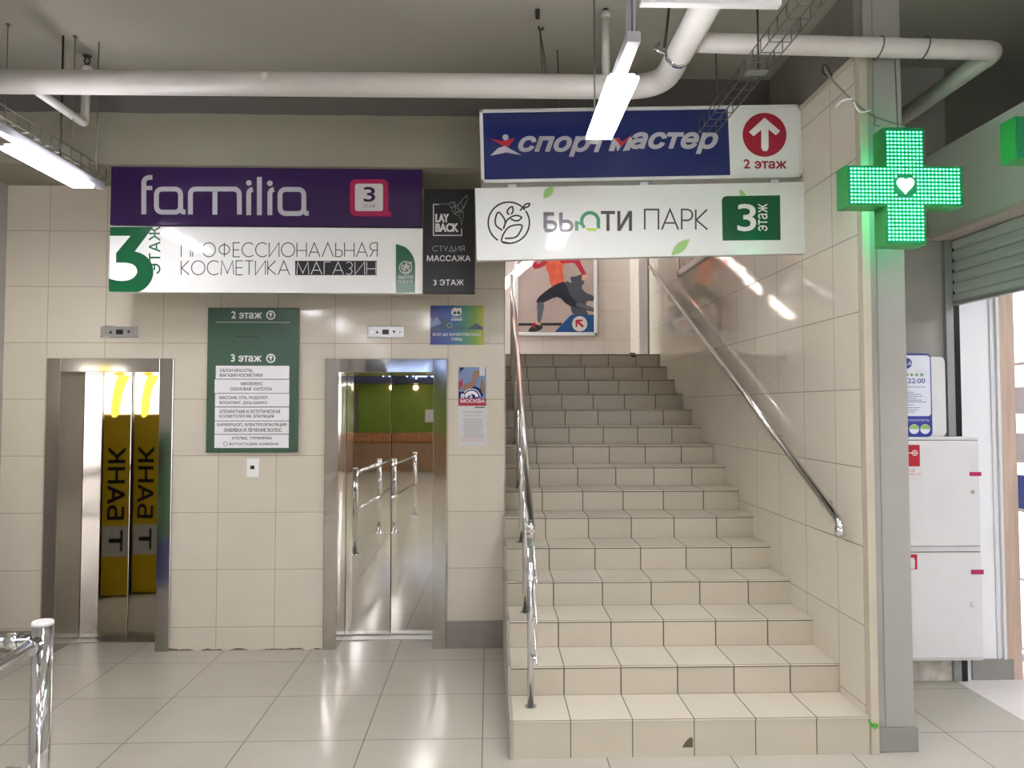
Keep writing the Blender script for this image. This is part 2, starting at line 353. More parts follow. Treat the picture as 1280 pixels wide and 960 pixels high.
class Board:
    """a flat thing with its own frame: u to its right, v up, depth behind the front (local y)"""
    def __init__(s, name, label, cat, origin, u=(1, 0, 0), v=(0, 0, 1), group=None):
        s.o = Vector(origin); s.u = Vector(u).normalized(); s.v = Vector(v).normalized(); s.n = s.u.cross(s.v)   # n points to the viewer
        s.t = thing(name, label, cat, s.o, group, local=True)
        m = Matrix((s.u, -s.n, s.v)).transposed(); s.t.rotation_euler = m.to_euler(); s.layer = 0
    def uv(s, px, py):
        d = ray(px, py); k = (s.o-CAM).dot(s.n)/d.dot(s.n); p = CAM+d*k-s.o
        return (p.dot(s.u), p.dot(s.v))
    def z(me, **k):
        """coordinates read in an enlarged view: scale and offset back to the frame"""
        return lambda x, y: me.uv(k['ox']+x/k['s'], k['oy']+y/k['s'])
    def box(s, name, m, u0, u1, v0, v1, y0, y1, b=0, parent=None):
        return MB().box(u0, u1, y0, y1, v0, v1, b).build(name, m, parent or s.t)
    def polys(s, name, pl, m, lay=1, parent=None):
        return MB().flat(pl, -.0008*lay).build(name, m, parent or s.t)
    def text(s, st, box, m, lay=1, bold=0, shear=0, rot=0, name='lettering', parent=None, mp=None, space=1.0):
        """fit lettering to a box (x0, y0, x1, y1: left, top, right, bottom in frame pixels)"""
        fat = max(bold, 0); mp = mp or s.uv
        x0, y0, x1, y1 = box
        if bold < 0: return s.thin(st, box, m, lay, name, parent, mp, -bold)
        vv, ff = glyphs(st, 0, shear, space)
        def put(a, c):
            if rot == 90: a, c = 1-c, a      # reads upwards
            return mp(x0+(x1-x0)*a, y1+(y0-y1)*c)
        pv = [put(a, c) for a, c in vv]
        pl = [[pv[i] for i in f] for f in ff]
        if fat:
            h = abs(mp(0, y0)[1]-mp(0, y1)[1]) if not rot else abs(mp(x0, 0)[0]-mp(x1, 0)[0]); wd_ = fat*h*1.3
            cnt = {}
            for f in ff:
                for i in range(len(f)): e = tuple(sorted((f[i], f[(i+1) % len(f)]))); cnt[e] = cnt.get(e, 0)+1
            for (i, j), n_ in cnt.items():
                if n_ == 1:
                    A, B = Vector(pv[i]), Vector(pv[j]); d = B-A
                    if d.length < 1e-7: continue
                    d = d.normalized()*wd_*.5; nn = Vector((-d.y, d.x)); A = A-d*.8; B = B+d*.8
                    pl.append([tuple(A+nn), tuple(B+nn), tuple(B-nn), tuple(A-nn)])
        return MB().flat(pl, -.0008*lay).build(name, m, parent or s.t)

LINE = {  # hairline letters: width and strokes in a unit-high cell
 'П': (.7, [[(0, 0), (0, 1), (.7, 1), (.7, 0)]]), 'Р': (.55, [[(0, 0), (0, 1), (.28, 1)]+arc(.28, .73, .27, 90, -90, 8)+[(0, .46)]]),
 'О': (1, [circ(.5, .5, .5, 24)+[(1, .5)]]), 'Ф': (1, [circ(.5, .52, .40, 24, .34)+[(.9, .52)], [(.5, 0), (.5, 1)]]),
 'Е': (.5, [[(.5, 1), (0, 1), (0, 0), (.5, 0)], [(0, .5), (.45, .5)]]), 'С': (.85, [arc(.5, .5, .5, 48, 312, 20)]),
 'И': (.75, [[(0, 1), (0, 0), (.75, 1), (.75, 0)]]), 'Н': (.72, [[(0, 0), (0, 1)], [(0, .45), (.72, .45)], [(.72, 0), (.72, 1)]]),
 'А': (.85, [[(0, 0), (.42, 1), (.85, 0)], [(.14, .33), (.71, .33)]]), 'Л': (.85, [[(0, 0), (.42, 1), (.85, 0)]]),
 'Ь': (.5, [[(0, 1), (0, 0), (.25, 0)]+arc(.25, .25, .25, -90, 90, 8)+[(0, .5)]]), 'Я': (.55, [[(.55, 0), (.55, 1), (.27, 1)]+arc(.27, .73, .27, 90, 270, 8)+[(.55, .46)], [(.3, .46), (0, 0)]]),
 'К': (.6, [[(0, 0), (0, 1)], [(.58, 1), (.03, .48), (.6, 0)]]), 'М': (.95, [[(0, 0), (.08, 1), (.47, .1), (.87, 1), (.95, 0)]]), 'Т': (.6, [[(0, 1), (.6, 1)], [(.3, 1), (.3, 0)]]),
 'Г': (.5, [[(0, 0), (0, 1), (.5, 1)]]), 'З': (.55, [arc(.25, .74, .26, 140, -90, 10)+arc(.25, .24, .24, 90, -140, 10)]), 'У': (.65, [[(0, 1), (.34, .36)], [(.65, 1), (.2, 0)]]),
 'Д': (.85, [[(.05, -.12), (.05, 0), (.8, 0), (.8, -.12)], [(.12, 0), (.42, 1), (.72, 0)]]), 'Э': (.8, [arc(.3, .5, .5, 130, -130, 20), [(.3, .5), (.78, .5)]]), 'Ж': (.9, [[(.45, 0), (.45, 1)], [(0, 1), (.42, .5), (0, 0)], [(.9, 1), (.48, .5), (.9, 0)]]), ' ': (.4, [])}
def thin(s, st, box, m, lay, name, parent, mp, wt):
    x0, y0, x1, y1 = box; x = 0; segs = []
    for ch in st:
        wv, ss = LINE[ch]
        segs += [[(x+a, c) for a, c in q_] for q_ in ss]; x += wv+.17
    x -= .17; h = abs(mp(x0, y0)[1]-mp(x0, y1)[1]); pl = []
    for q_ in segs: pl += stroke([mp(x0+(x1-x0)*a/x, y1+(y0-y1)*c) for a, c in q_], h*wt)
    return MB().flat(pl, -.0008*lay).build(name, m, parent or s.t)
Board.thin = thin

# ------------------------------------------------------------------ the setting
YW = 5.40; SX0, SX1 = .118, 1.859; Y0, T, H1, HR, NS = 3.71, .32, .18, .1485, 15
ZT = H1+HR*(NS-1); YL = Y0+T*(NS-1); YF = 9.9
CEIL = 3.855; XL = -3.385; YB = -10.0; YR = 4.69
LIFTS = [(-3.075, -2.205), (-1.152, -.296)]; LZ = 2.025; LO = .095
struct('floor', MB().box(XL, 2.88, YB, 5.78, -.1, 0), M['floor'])
struct('floor_shop', MB().box(2.88, 6.2, YB, 5.0, -.1, 0), M['shopfloor'])
struct('ceiling', MB().box(XL, 6.2, YB, 4.95, CEIL, CEIL+.12), M['ceil'])
wb = MB()
xs = [XL, LIFTS[0][0], LIFTS[0][1], LIFTS[1][0], LIFTS[1][1], SX0]
for i in (0, 2, 4): wb.box(xs[i], xs[i+1], YW, YW+.35, 0, 3.29)
for i in (1, 3): wb.box(xs[i], xs[i+1], YW, YW+.35, LZ, 3.29)
struct('wall_back', wb, M['walltile'])
struct('wall_shaft', MB().box(XL, SX0-.02, 5.78, 5.9, 0, 3.29), M['dark'])
struct('beam_front', MB().box(XL, SX0, 4.91, YW+.35, 3.246, CEIL).box(SX0, SX1, 4.91, 5.25, 3.246, CEIL), M['beam'])
struct('wall_left', MB().box(XL-.15, XL, YB, YW+.4, 0, CEIL), M['greywall'])
struct('wall_rear', MB().box(XL-.15, 6.2, YB-.15, YB, 0, CEIL), M['hallwall'])
wg = MB()
for x in (.4, 1.65, 2.9, 4.15, 5.4): wg.box(x, x+.06, YB, YB+.06, 0, 3.2)
for z_ in (.02, 2.2, 3.14): wg.box(.4, 5.46, YB, YB+.06, z_, z_+.06)
w2 = struct('fill_window', wg, M['lampbody'])  # unseen glowing window added at the rear for frontal fill
tag(MB().box(.42, 5.44, YB+.01, YB+.03, .03, 3.18).build('window_pane', M['fillpane'], w2))
struct('baseboard_back', MB().box(LIFTS[1][1], SX0-.01, YW-.012, YW, 0, .19, .002), M['skirting'])
struct('baseboard_left', MB().box(XL, LIFTS[0][0]-.01, YW-.012, YW, 0, .15, .002), M['skirting'])
# stairwell
struct('wall_right', MB().box(SX1, 2.05, 3.755, YL+1.8, 0, 3.46).box(SX1, 2.05, 4.95, YL+1.8, 3.46, 5.0), M['sidetile'])
struct('wall_right_upper', MB().box(SX1, 2.05, 3.755, 4.95, 3.46, CEIL), M['upper'])
struct('trim_right', MB().box(SX1-.012, SX1, Y0+.04, 4.91, 3.445, 3.475, .003), M['trimbeige'])
struct('wall_stairwell_left', MB().box(0, SX0, YW+.35, 8.72, 0, 5.0).box(0, SX0, YW, YW+.35, 3.29, 5.0), M['sidetile'])
struct('wall_landing', MB().box(-1.8, 2.05, YF, YF+.15, ZT-.2, 5.0), M['fartile'])
struct('wall_landing_front', MB().box(-1.8, 0, 8.7, 8.85, ZT-.2, 3.9), M['hallwall'])
struct('floor_landing', MB().box(-1.8, SX1, YL+.30, YF, ZT-.2, ZT-.001), M['floor'])
# landing end wall with a window that lets daylight in
we = MB(); we.box(-1.95, -1.8, 8.7, 9.0, ZT-.2, 5).box(-1.95, -1.8, 5.76, 8.7, ZT-.2, 5).box(-1.95, -1.8, 9.75, YF+.15, ZT-.2, 5).box(-1.95, -1.8, 9.0, 9.75, ZT-.2, 2.9).box(-1.95, -1.8, 9.0, 9.75, 4.6, 5)
struct('wall_landing_end', we, M['hallwall'])
wf = MB()
for a in ((9.0, 9.04, 2.9, 4.6), (9.71, 9.75, 2.9, 4.6), (9.355, 9.395, 2.9, 4.6), (9.0, 9.75, 2.9, 2.94), (9.0, 9.75, 4.56, 4.6)): wf.box(-1.93, -1.82, *a)
win = struct('window_1', wf, M['whiteplastic'])
tag(MB().box(-1.90, -1.89, 9.02, 9.73, 2.92, 4.58).build('window_pane', M['skywin'], win))
# roof over the stairs with an added slit, shaped to cast a slanting sun band
p0, p1, wd = (.85, 8.72), (-.32, 7.70), .20
def roofmb():
    m = MB(); 
    sl = [(p0[0], p0[1]-wd/2), (p0[0], p0[1]+wd/2), (p1[0], p1[1]+wd/2), (p1[0], p1[1]-wd/2)]
    x0, x1, y0, y1 = -1.95, 2.05, 4.9, YF+.15
    out = [(x1, y0), (x1, y1), (x0, y1), (x0, y0)]
    for i in range(4):
        m.prism([out[i], out[(i+1) % 4], sl[(i+1) % 4], sl[i]], 5.0, 5.06, 'z')
    return m
struct('ceiling_stairwell', roofmb(), M['hallwall'])
struct('wall_over_beam', MB().box(XL, 2.05, 4.92, 5.2, CEIL+.01, 5.0), M['hallwall'])
struct('wall_side_passage', MB().box(2.05, 2.905, YR, YR+.12, 0, CEIL), M['greywall'])
struct('baseboard_passage', MB().box(2.05, 2.70, YR-.012, YR, 0, .135, .002), M['skirting'])
# column
cb = thing('column', None, None, (1.99, 3.8, 0)); tag(cb, kind='structure')
c0 = V(1100, 800, y=3.74).x-.028; c1 = V(1141, 800, y=3.74).x
MB().box(c0, c1, 3.74, 3.95, .115, CEIL, .004).build('column_shaft', M['column'], cb)
MB().box(SX1+.001, c0-.001, 3.705, 3.753, 0, 3.475, .003).build('column_edge', M['trimbeige'], cb)
MB().box(c0+.045, c0+.05, 3.737, 3.742, .115, CEIL).build('column_seam', M['plinth'], cb)
MB().box(c0-.01, c1+.012, 3.725, 3.96, 0, .118, .005).build('column_plinth', M['plinth'], cb)
# pilaster at the head of the stairs
struct('trim_landing', MB().box(SX1-.02, SX1, 8.72, 9.22, ZT, 5.0, .003), M['skirting'])
# the shop side
XF, XS = 2.78, 2.92
struct('wall_fascia', MB().box(XF, XF+.16, -3, YR, 2.75, 3.275), M['fascia'])
struct('trim_soffit', MB().box(XF, XF+.28, -3, YR, 2.735, 2.75).box(XF-.012, XF, -3, YR, 2.735, 2.76), M['soffit'])
struct('wall_right_rear', MB().box(2.88, 3.03, -4.5, -3, 0, CEIL), M['hallwall'])
struct('wall_shop_back', MB().box(2.95, V(1250, 700, y=YR).x, YR, YR+.12, 0, 3.2).box(V(1266, 700, y=YR).x+.1, 6.2, YR+.5, YR+.62, 0, 3.2), M['shopwhite'])
struct('wall_shop_side', MB().box(6.2, 6.35, YB, YR+.62, 0, CEIL), M['hallwall'])
struct('ceiling_shop', MB().box(XF+.28, 6.2, -3, YR+.62, 3.0, 3.05), M['shopwhite'])
struct('wall_shop_rear', MB().box(3.03, 6.2, -3.1, -3, 0, CEIL), M['hallwall'])
struct('wall_passage_upper', MB().box(2.905, 6.2, YR, YR+.1, 3.2, CEIL), M['upper'])
struct('baseboard_shop', MB().box(2.99, V(1266, 840, y=YR).x, YR-.015, YR, 0, .125, .002), M['plinth'])
xa, xb = V(1243, 700, y=YR).x, V(1250, 700, y=YR).x
struct('trim_shop', MB().box(xa, xa+.012, YR-.012, YR, .125, 3.0, .002).box(xb, xb+.018, YR-.02, YR, .125, 3.0, .002), M['whitemetal'])
struct('wall_shop_wood', MB().box(xb+.018, V(1271, 600, y=YR).x, YR-.01, YR+.5, 0, 3.0, .002), M['wood'])

# ------------------------------------------------------------------ staircase
st = thing('staircase', 'beige tiled staircase with fifteen steps rising between lift wall and column', 'stairs', ((SX0+SX1)/2, Y0, 0))
for i in range(NS):
    zt = H1+HR*i; y = Y0+T*i; zb = 0 if i == 0 else zt-HR-.03
    x0 = SX0
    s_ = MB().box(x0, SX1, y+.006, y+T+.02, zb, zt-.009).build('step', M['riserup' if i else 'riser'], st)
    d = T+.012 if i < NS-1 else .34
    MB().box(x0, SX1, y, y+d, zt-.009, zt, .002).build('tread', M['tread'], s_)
# grey tiled edging on the open side
for i in range(6):
    zt = H1+HR*i; y = Y0+T*i
    if y > YW: break
    MB().box(SX0-.016, SX0-.001, y-.003, min(y+T, YW)-.003, 0, zt+.004, .002).build('side_cladding', M['side'], st)
q = [V(x, y, y=Y0+.004) for x, y in ((853, 934), (856, 929), (860, 924), (864, 921.5), (866, 923), (866, 934))]
MB().prism([(p.x, p.z) for p in q], Y0+.001, Y0+.02).build('chipped_corner', M['chip'], st)
q = [V(x, y, y=YL+.004) for x, y in ((787, 441), (794, 441), (794.5, 446), (791, 447), (788, 445))]
MB().prism([(p.x, p.z) for p in q], YL+.001, YL+.02).build('chipped_corner', M['chip'], st)

# ------------------------------------------------------------------ handrails
def zs(y): return 1.09+.464*(y-3.88)
def bend(a, b, c, r, n=6):
    a, b, c = Vector(a), Vector(b), Vector(c); p = b+(a-b).normalized()*r; q_ = b+(c-b).normalized()*r
    return [tuple((1-t)**2*p+2*t*(1-t)*b+t*t*q_) for t in (k/n for k in range(n+1))]
hr = thing('stair_railing', 'chrome stair railing on posts along the open left side of the stairs', 'railing', (.21, 3.88, H1))
xr = .212
MB().tube([(xr, 3.855, zs(3.88)-.06)]+bend((xr, 3.855, zs(3.88)-.06), (xr, 3.855, zs(3.855)+.005), (xr, 5, zs(5)), .035)+[(xr+.035, 8.25, zs(8.25))], .0215, 16).build('top_rail', M['chrome'], hr)
MB().ball((xr, 3.855, zs(3.86)-.005), .027, (1, 1, 1.25)).build('end_cap', M['chrome'], hr)
for k in range(7):
    i = 0+2*k; y = Y0+T*i+.17; zb = H1+HR*i; x = xr+.004*k
    p = MB().cyl((x, y, zb), (x, y, zs(y)-.01), .0175, 14).build('post', M['chrome'], hr)
    MB().cyl((x, y, zb), (x, y, zb+.006), .03, 16).build('base_flange', M['chrome'], p)
for dz in (.27, .47, .67):
    MB().tube([(xr+.028, 3.84, zs(3.84)-dz), (xr+.055, 8.0, zs(8.0)-dz)], .0065, 8).build('thin_rail', M['chrome'], hr)
    for k in range(7):
        c = MB(); y = Y0+T*2*k+.17; c.box(xr+.004*k, xr+.03+.004*k, y-.008, y+.008, zs(y)-dz-.008, zs(y)-dz+.008, .002)
        c.build('clip', M['chrome'], hr)
hw = thing('wall_handrail', 'chrome handrail fixed to the tiled wall on the right of the stairs', 'handrail', (1.79, 3.83, 1.1))
xh = 1.788
z0 = V(1057, 650, y=3.86).z; z1 = V(815, 333, y=8.34).z
def zh(y): return z0+(z1-z0)*(y-3.86)/(8.34-3.86)
MB().tube([(xh, 3.842, zh(3.85)-.075)]+bend((xh, 3.842, zh(3.85)-.075), (xh, 3.842, zh(3.85)), (xh, 5, zh(5)), .04)+[(xh, 8.34, zh(8.34))], .0215, 16).build('rail', M['chrome'], hw)
MB().tube([(xh, 3.842, zh(3.85)-.07), (xh, 3.842, zh(3.85)-.028)], [.026, .026], 16).build('end_elbow', M['chrome'], hw)
for k in range(7):
    y = 4.1+.69*k
    MB().tube([(SX1, y, zh(y)-.07), (SX1-.05, y, zh(y)-.07), (xh, y, zh(y)-.015)], .007, 8).cyl((SX1, y, zh(y)-.07), (SX1-.006, y, zh(y)-.07), .028, 14).build('bracket', M['chrome'], hw)

# ------------------------------------------------------------------ lifts
def lift(x0, x1, label, st_j, st_d, tilt):
    L = thing('elevator_entrance', label, 'lift', ((x0+x1)/2, YW, 0)); a, b = x0+LO, x1-LO; zo = LZ-.095
    yf = YW-.02; yd = 5.705
    for u, v_ in ((x0, a), (b, x1)): MB().box(u, v_, yf, yd+.03, 0, LZ, .003).build('jamb', st_j, L)
    MB().box(a, b, yf, yd+.03, zo, LZ, .003).build('lintel', st_j, L)
    mid = (a+b)/2
    for (u, v_), tl in (((a+.001, mid-.002), tilt[0]), ((mid+.002, b-.001), tilt[1])):
        m = MB().box(u, v_, yd, yd+.03, .008, zo+.001, .002)
        c = Vector(((u+v_)/2, yd, 1)); bmesh.ops.rotate(m.bm, cent=c, matrix=Matrix.Rotation(math.radians(tl), 3, 'Z'), verts=m.bm.verts)
        m.build('door_panel', st_d, L)
    MB().box(a, b, yd-.11, yd+.05, .0, .005).build('sill', M['alu'], L)
    return L
lift(*LIFTS[0], 'stainless steel lift with doors reflecting a yellow bank machine, far from the stairs', M['jamb'], M['steel'], (2.4, -2.4))
lift(*LIFTS[1], 'polished mirror steel lift doorway nearest to the stairs', M['jambpolish'], M['mirror'], (.6, -.6))
def indicator(box, label, stick):
    y = YW-.012; c = Board('floor_indicator', label, 'indicator panel', V((box[0]+box[2])/2, box[3], y=y))
    u0, v0 = c.uv(box[0], box[3]); u1, v1 = c.uv(box[2], box[1]); wv, hv = u1-u0, v1-v0
    c.box('plate', M['alu'], u0, u1, v0, v1, 0, .011, .003)
    cy = v0+hv*.5
    def tri(cx, d): return [(cx-.012, cy-.010*d), (cx+.012, cy-.010*d), (cx, cy+.012*d)]
    c.polys('up_arrow', [tri(u0+wv*.27, 1)], M['black']); c.polys('down_arrow', [tri(u0+wv*.73, -1)], M['black'])
    c.box('display', M['black'], u0+wv*.41, u0+wv*.59, cy-.017, cy+.017, -.002, .001)
    c.polys('screw', [circ(u0+wv*.12, cy, .005, 10), circ(u0+wv*.89, cy, .005, 10)], M['chrome'])
    if stick: c.polys('sticker', [[(u0+.004, v0-.002), (u0+.06, v0-.001), (u0+.075, v0+.01), (u0+.05, v0+.013)]], M['offwhite'], 2)
indicator((125, 408, 174, 422), 'small steel up and down indicator plate above the lift farther from the stairs', True)
indicator((459, 408, 505, 422), 'small steel up and down indicator plate above the mirror steel lift', False)
c = Board('call_panel', 'small white lift call button plate under the green directory board', 'button panel', V(316, 597, y=YW-.014))
u0, v0 = c.uv(308, 597); u1, v1 = c.uv(324, 573); c.box('plate', M['whiteplastic'], u0, u1, v0, v1, 0, .013, .003)
u0, v0 = c.uv(313, 586.5); u1, v1 = c.uv(318, 582); c.box('button', M['black'], u0, u1, v0, v1, -.003, .001, .001)

# ------------------------------------------------------------------ signs over the lifts
yS = 4.955
b = Board('shop_sign', 'deep purple shop sign with silver lettering and magenta bubble over the lifts', 'sign', V(333, 283, y=yS))
u0, v1 = b.uv(139, 207); u1, _ = b.uv(527.5, 212); _, v0 = b.uv(333, 282.5)
b.box('panel', M['purple'], u0, u1, v0, v1, 0, .06, .002)
b.box('bracket', M['iron'], u0+.3, u0+.34, v0+.1, v0+.14, .06, YW-yS); b.box('bracket', M['iron'], u1-.34, u1-.3, v0+.1, v0+.14, .06, YW-yS)
z = b.z(s=4.571, ox=120, oy=190)
def Z(pts): return [z(*p) for p in pts]
def aa(x0, y0, x1, y1, tx, r=32):
    base = [p for p in rrect(x0, y0, x1, y1, r)]
    return stroke(Z(base), .0315, True) + stroke(Z([(x1, y1-60), (x1, y1-14), (tx-14, y1-1), (tx, y1-1)]), .0315)
lw = .0315
fam = stroke(Z([(323, 146), (304, 146)]+arc(304, 176, 30, 270, 180, 6)+[(274, 356)]), lw)+stroke(Z([(288, 206), (322, 206)]), .027)
fam += aa(346, 212, 484, 344, 512)
fam += stroke(Z([(540, 357), (540, 240)]+arc(568, 240, 28, 180, 270, 6)+[(790, 212)]+arc(790, 242, 29, 270, 360, 6)+[(820, 358)]), lw)+stroke(Z([(680, 226), (680, 358)]), lw)
for cx in (873, 994): fam += stroke(Z([(cx, 361), (cx, 240)]+arc(cx+27, 240, 27, 180, 262, 6)), lw)
fam += stroke(Z([(934, 143), (934, 361)]), lw)
fam += aa(1052, 214, 1188, 352, 1216)
b.polys('lettering', fam, M['silver'], 2)
for cc in ((874, 177), (994, 179)): b.polys('letter_dot', [Z(circ(*cc, 16))], M['silver'], 2)
z5 = b.z(s=4.571, ox=380, oy=190)
b.polys('bubble', [[z5(*p) for p in rrect(262, 156, 482, 368, 34)], [z5(*p) for p in ((470, 300), (484, 335), (500, 344), (498, 372), (440, 366))]], M['magenta'], 2)
b.polys('bubble_panel', [[z5(*p) for p in rrect(292, 182, 452, 338, 14)]], M['offwhite'], 4)
b.text('3', (342, 202, 406, 284), M['purple'], 5, .03, mp=z5); b.text('ЭТАЖ', (340, 300, 406, 319), M['purple'], 5, -.09, mp=z5)

b = Board('shop_sign', 'white cosmetics shop sign with a big green 3, right below the purple sign', 'sign', V(333, 366, y=yS))
u0, v1 = b.uv(137.5, 282.7); u1, _ = b.uv(528.5, 282.5); _, v0 = b.uv(333, 366)
b.box('panel', M['signwhite'], u0, u1, v0, v1, 0, .06, .002)
b.box('bracket', M['iron'], u0+.3, u0+.34, v0+.1, v0+.14, .06, YW-yS); b.box('bracket', M['iron'], u1-.34, u1-.3, v0+.1, v0+.14, .06, YW-yS)
z = b.z(s=4.571, ox=120, oy=190); z5 = b.z(s=4.571, ox=380, oy=190)
inner = smooth([(72, 722), (110, 733), (150, 737), (190, 731), (220, 713), (236, 685), (226, 655), (200, 638), (165, 632)], 4)
outer = smooth([(222, 568), (270, 585), (308, 620), (327, 665), (324, 715), (300, 760), (268, 788), (240, 800)], 4)
three = [(80, 428), (328, 428)]+outer+[(74, 799)]+inner+[(115, 632), (115, 578), (198, 479), (80, 479)]
b.polys('numeral', [[z(*p) for p in three]], M['green'], 1)
b.text('ЭТАЖ', (303, 424, 368, 696), M['green'], 2, .02, rot=90, mp=z)
b.text('ПРОФЕССИОНАЛЬНАЯ', (226.5, 303.5, 471.5, 321), M['ink'], 1, -.065)
b.text('КОСМЕТИКА', (226.5, 326, 362, 343.5), M['ink'], 1, -.065)
b.polys('lettering_block', [[b.uv(*p) for p in ((369, 326), (471, 326), (471, 344), (369, 344))]], M['black'], 1)
b.text('МАГАЗИН', (371, 327.5, 470, 343), M['offwhite'], 2, -.065)
b.polys('emblem_panel', [[z5(*p) for p in [(525, 805), (525, 526)]+smooth([(525, 526), (580, 545), (620, 590), (635, 640)], 5)+[(635, 805)]]], M['green'], 1)
def leaflogo(B, cx, cy, r, w, m, lay=2):
    """ring of a line-drawn plant: four leaves in an open circle (pixels of the frame)"""
    def q(pts): return [B.uv(cx+a*r, cy+c*r) for a, c in pts]
    S = []
    S += stroke(q(arc(0, 0, 1, 115, 315, 30)), w)+stroke(q(arc(0, 0, 1, -38, 110, 22)), w)
    leaf = lambda pts: stroke(q(smooth(pts, 5)), w)
    S += leaf([(-.34, .42), (-.6, .1), (-.62, -.2), (-.50, -.44), (-.25, -.15), (-.2, .1), (-.26, .32)])
    S += leaf([(.05, -.36), (-.07, -.45), (0, -.62), (.18, -.76), (.2, -.5), (.08, -.33), (-.08, -.1), (-.2, .12)])
    S += leaf([(-.02, -.17), (.25, -.33), (.62, -.2), (.3, -.05), (.06, -.12)])
    S += leaf([(-.36, .92), (-.2, .5), (.1, .2), (.62, .17), (.55, .5), (.3, .75), (-.18, .8)])
    S += leaf([(.55, -.56), (.7, -.72), (.95, -.9), (.95, -.78), (.8, -.7), (.68, -.7)])
    B.polys('emblem', S, m, lay)
leaflogo(b, 507, 334.5, 7.6, .005, M['offwhite'])
b.text('БЬЮТИ', (498, 344.5, 516, 348.5), M['offwhite'], 2, .01); b.text('ПАРК', (498, 350.5, 516, 354), M['offwhite'], 2, 0, space=1.4)

yK = 4.975
b = Board('massage_sign', 'narrow black massage studio sign with a hummingbird between purple and white signs', 'sign', V(562, 367, y=yK))
u0, v1 = b.uv(529.5, 236); u1, v0 = b.uv(593.5, 367)
b.box('panel', M['black'], u0, u1, v0, v1, 0, .04, .002)
b.box('bracket', M['iron'], u0+.15, u0+.19, v0+.3, v0+.34, .04, YW-yK)
z = b.z(s=6.7625, ox=525, oy=230)
def ZS(pts, w): return stroke([z(*p) for p in pts], w)
b.polys('logo_frame', ZS([(162, 173), (114, 173), (114, 434), (352, 434), (352, 378)], .0075), M['offwhite'], 1)
b.text('LAY', (134, 256, 240, 320), M['white'], 1, .10, mp=z); b.text('BACK', (134, 336, 320, 402), M['white'], 1, .10, mp=z)
bird = [[(170, 170), (245, 170), (265, 152), (295, 155), (300, 190), (262, 200), (245, 170)], [(300, 190), (345, 150), (395, 95), (402, 130), (370, 200), (340, 230), (300, 190)], [(262, 200), (290, 255), (340, 230)], [(290, 255), (330, 270), (360, 215)], [(330, 270), (345, 300), (352, 360), (370, 240), (340, 230)], [(345, 150), (362, 205), (402, 130)], [(320, 172), (340, 230), (300, 240), (300, 190)], [(265, 152), (300, 190), (280, 200)]]
b.polys('bird_emblem', sum((ZS(p, .0035) for p in bird), []), M['grid'], 1)
b.text('СТУДИЯ', (108, 525, 374, 568), M['offwhite'], 1, -.07, mp=z); b.text('МАССАЖА', (60, 604, 426, 652), M['white'], 1, .025, mp=z); b.text('3 ЭТАЖ', (114, 808, 370, 856), M['white'], 1, .02, mp=z)

# directory board
yD = YW-.03
b = Board('directory_board', 'grey green floor directory board with six white slips between the lifts', 'directory board', V(316, 566, y=yD))
u0, v1 = b.uv(260, 384.5); u1, v0 = b.uv(371.5, 565.5)
b.box('panel', M['boardgreen'], u0, u1, v0, v1, 0, .029, .002)
z = b.z(s=4, ox=240, oy=370)
def arrow_ring(cx, cy):
    b.polys('arrow_sign', stroke([z(*p) for p in circ(cx, cy, 20, 28)], .008, True)+stroke([z(cx, cy+11), z(cx, cy-10)], .008)+stroke([z(cx-8, cy-3), z(cx, cy-11), z(cx+8, cy-3)], .007), M['white'], 1)
b.text('2 этаж', (198, 77, 348, 112), M['white'], 1, .05, mp=z); arrow_ring(394, 96)
b.text('3 этаж', (196, 292, 346, 328), M['white'], 1, .05, mp=z); arrow_ring(394, 312)
b.box('divider', M['alu'], z(120, 0)[0], z(492, 0)[0], z(0, 132)[1], z(0, 129)[1], -.003, .001)
b.polys('scratch', [[z(225, 200), z(340, 204), z(340, 206), z(225, 204)]], M['ink'], 1)
slips = [((119, 349, 487, 414), ('САЛОН КРАСОТЫ.', (140, 364, 306, 380)), ('МАГАЗИН КОСМЕТИКИ', (140, 388, 352, 404))),
 ((113, 418, 487, 485), ('МИОФЛЕКС', (246, 430, 354, 447)), ('ОЗОНОВАЯ  КАПСУЛА', (192, 457, 400, 473))),
 ((115, 488, 487, 553), ('МАССАЖ, СПА, ПОДОЛОГ,', (138, 501, 384, 518)), ('ФЛОАТИНГ, ДУШ ШАРКО', (138, 526, 376, 543))),
 ((114, 557, 486, 623), ('АППАРАТНАЯ И ЭСТЕТИЧЕСКАЯ', (138, 569, 440, 586)), ('КОСМЕТОЛОГИЯ, ЭПИЛЯЦИЯ', (138, 594, 410, 611))),
 ((113, 626, 485, 690), ('БАРБЕРШОП, ЭЛЕКТРОЭПИЛЯЦИЯ', (127, 636, 472, 653)), ('ЗАВИВКА И ЛЕЧЕНИЕ ВОЛОС', (160, 661, 449, 679))),
 ((112, 693, 484, 760), ('АТЕЛЬЕ, ТУРФИРМА', (200, 703, 400, 719)), ('ФОТОСТУДИЯ, КОФЕЙНЯ', (186, 731, 432, 748)))]
for bx, *lines in slips:
    a0 = z(bx[0], bx[3]); a1 = z(bx[2], bx[1])
    s_ = b.box('slip', M['slip'], a0[0], a1[0], a0[1], a1[1], -.003, .001, .0008)
    for t_, tb in lines: b.text(t_, tb, M['ink'], 5, .03, mp=z, parent=s_)
b.polys('camera_symbol', stroke([z(*p) for p in circ(168, 739, 10, 14)], .003, True), M['ink'], 5)

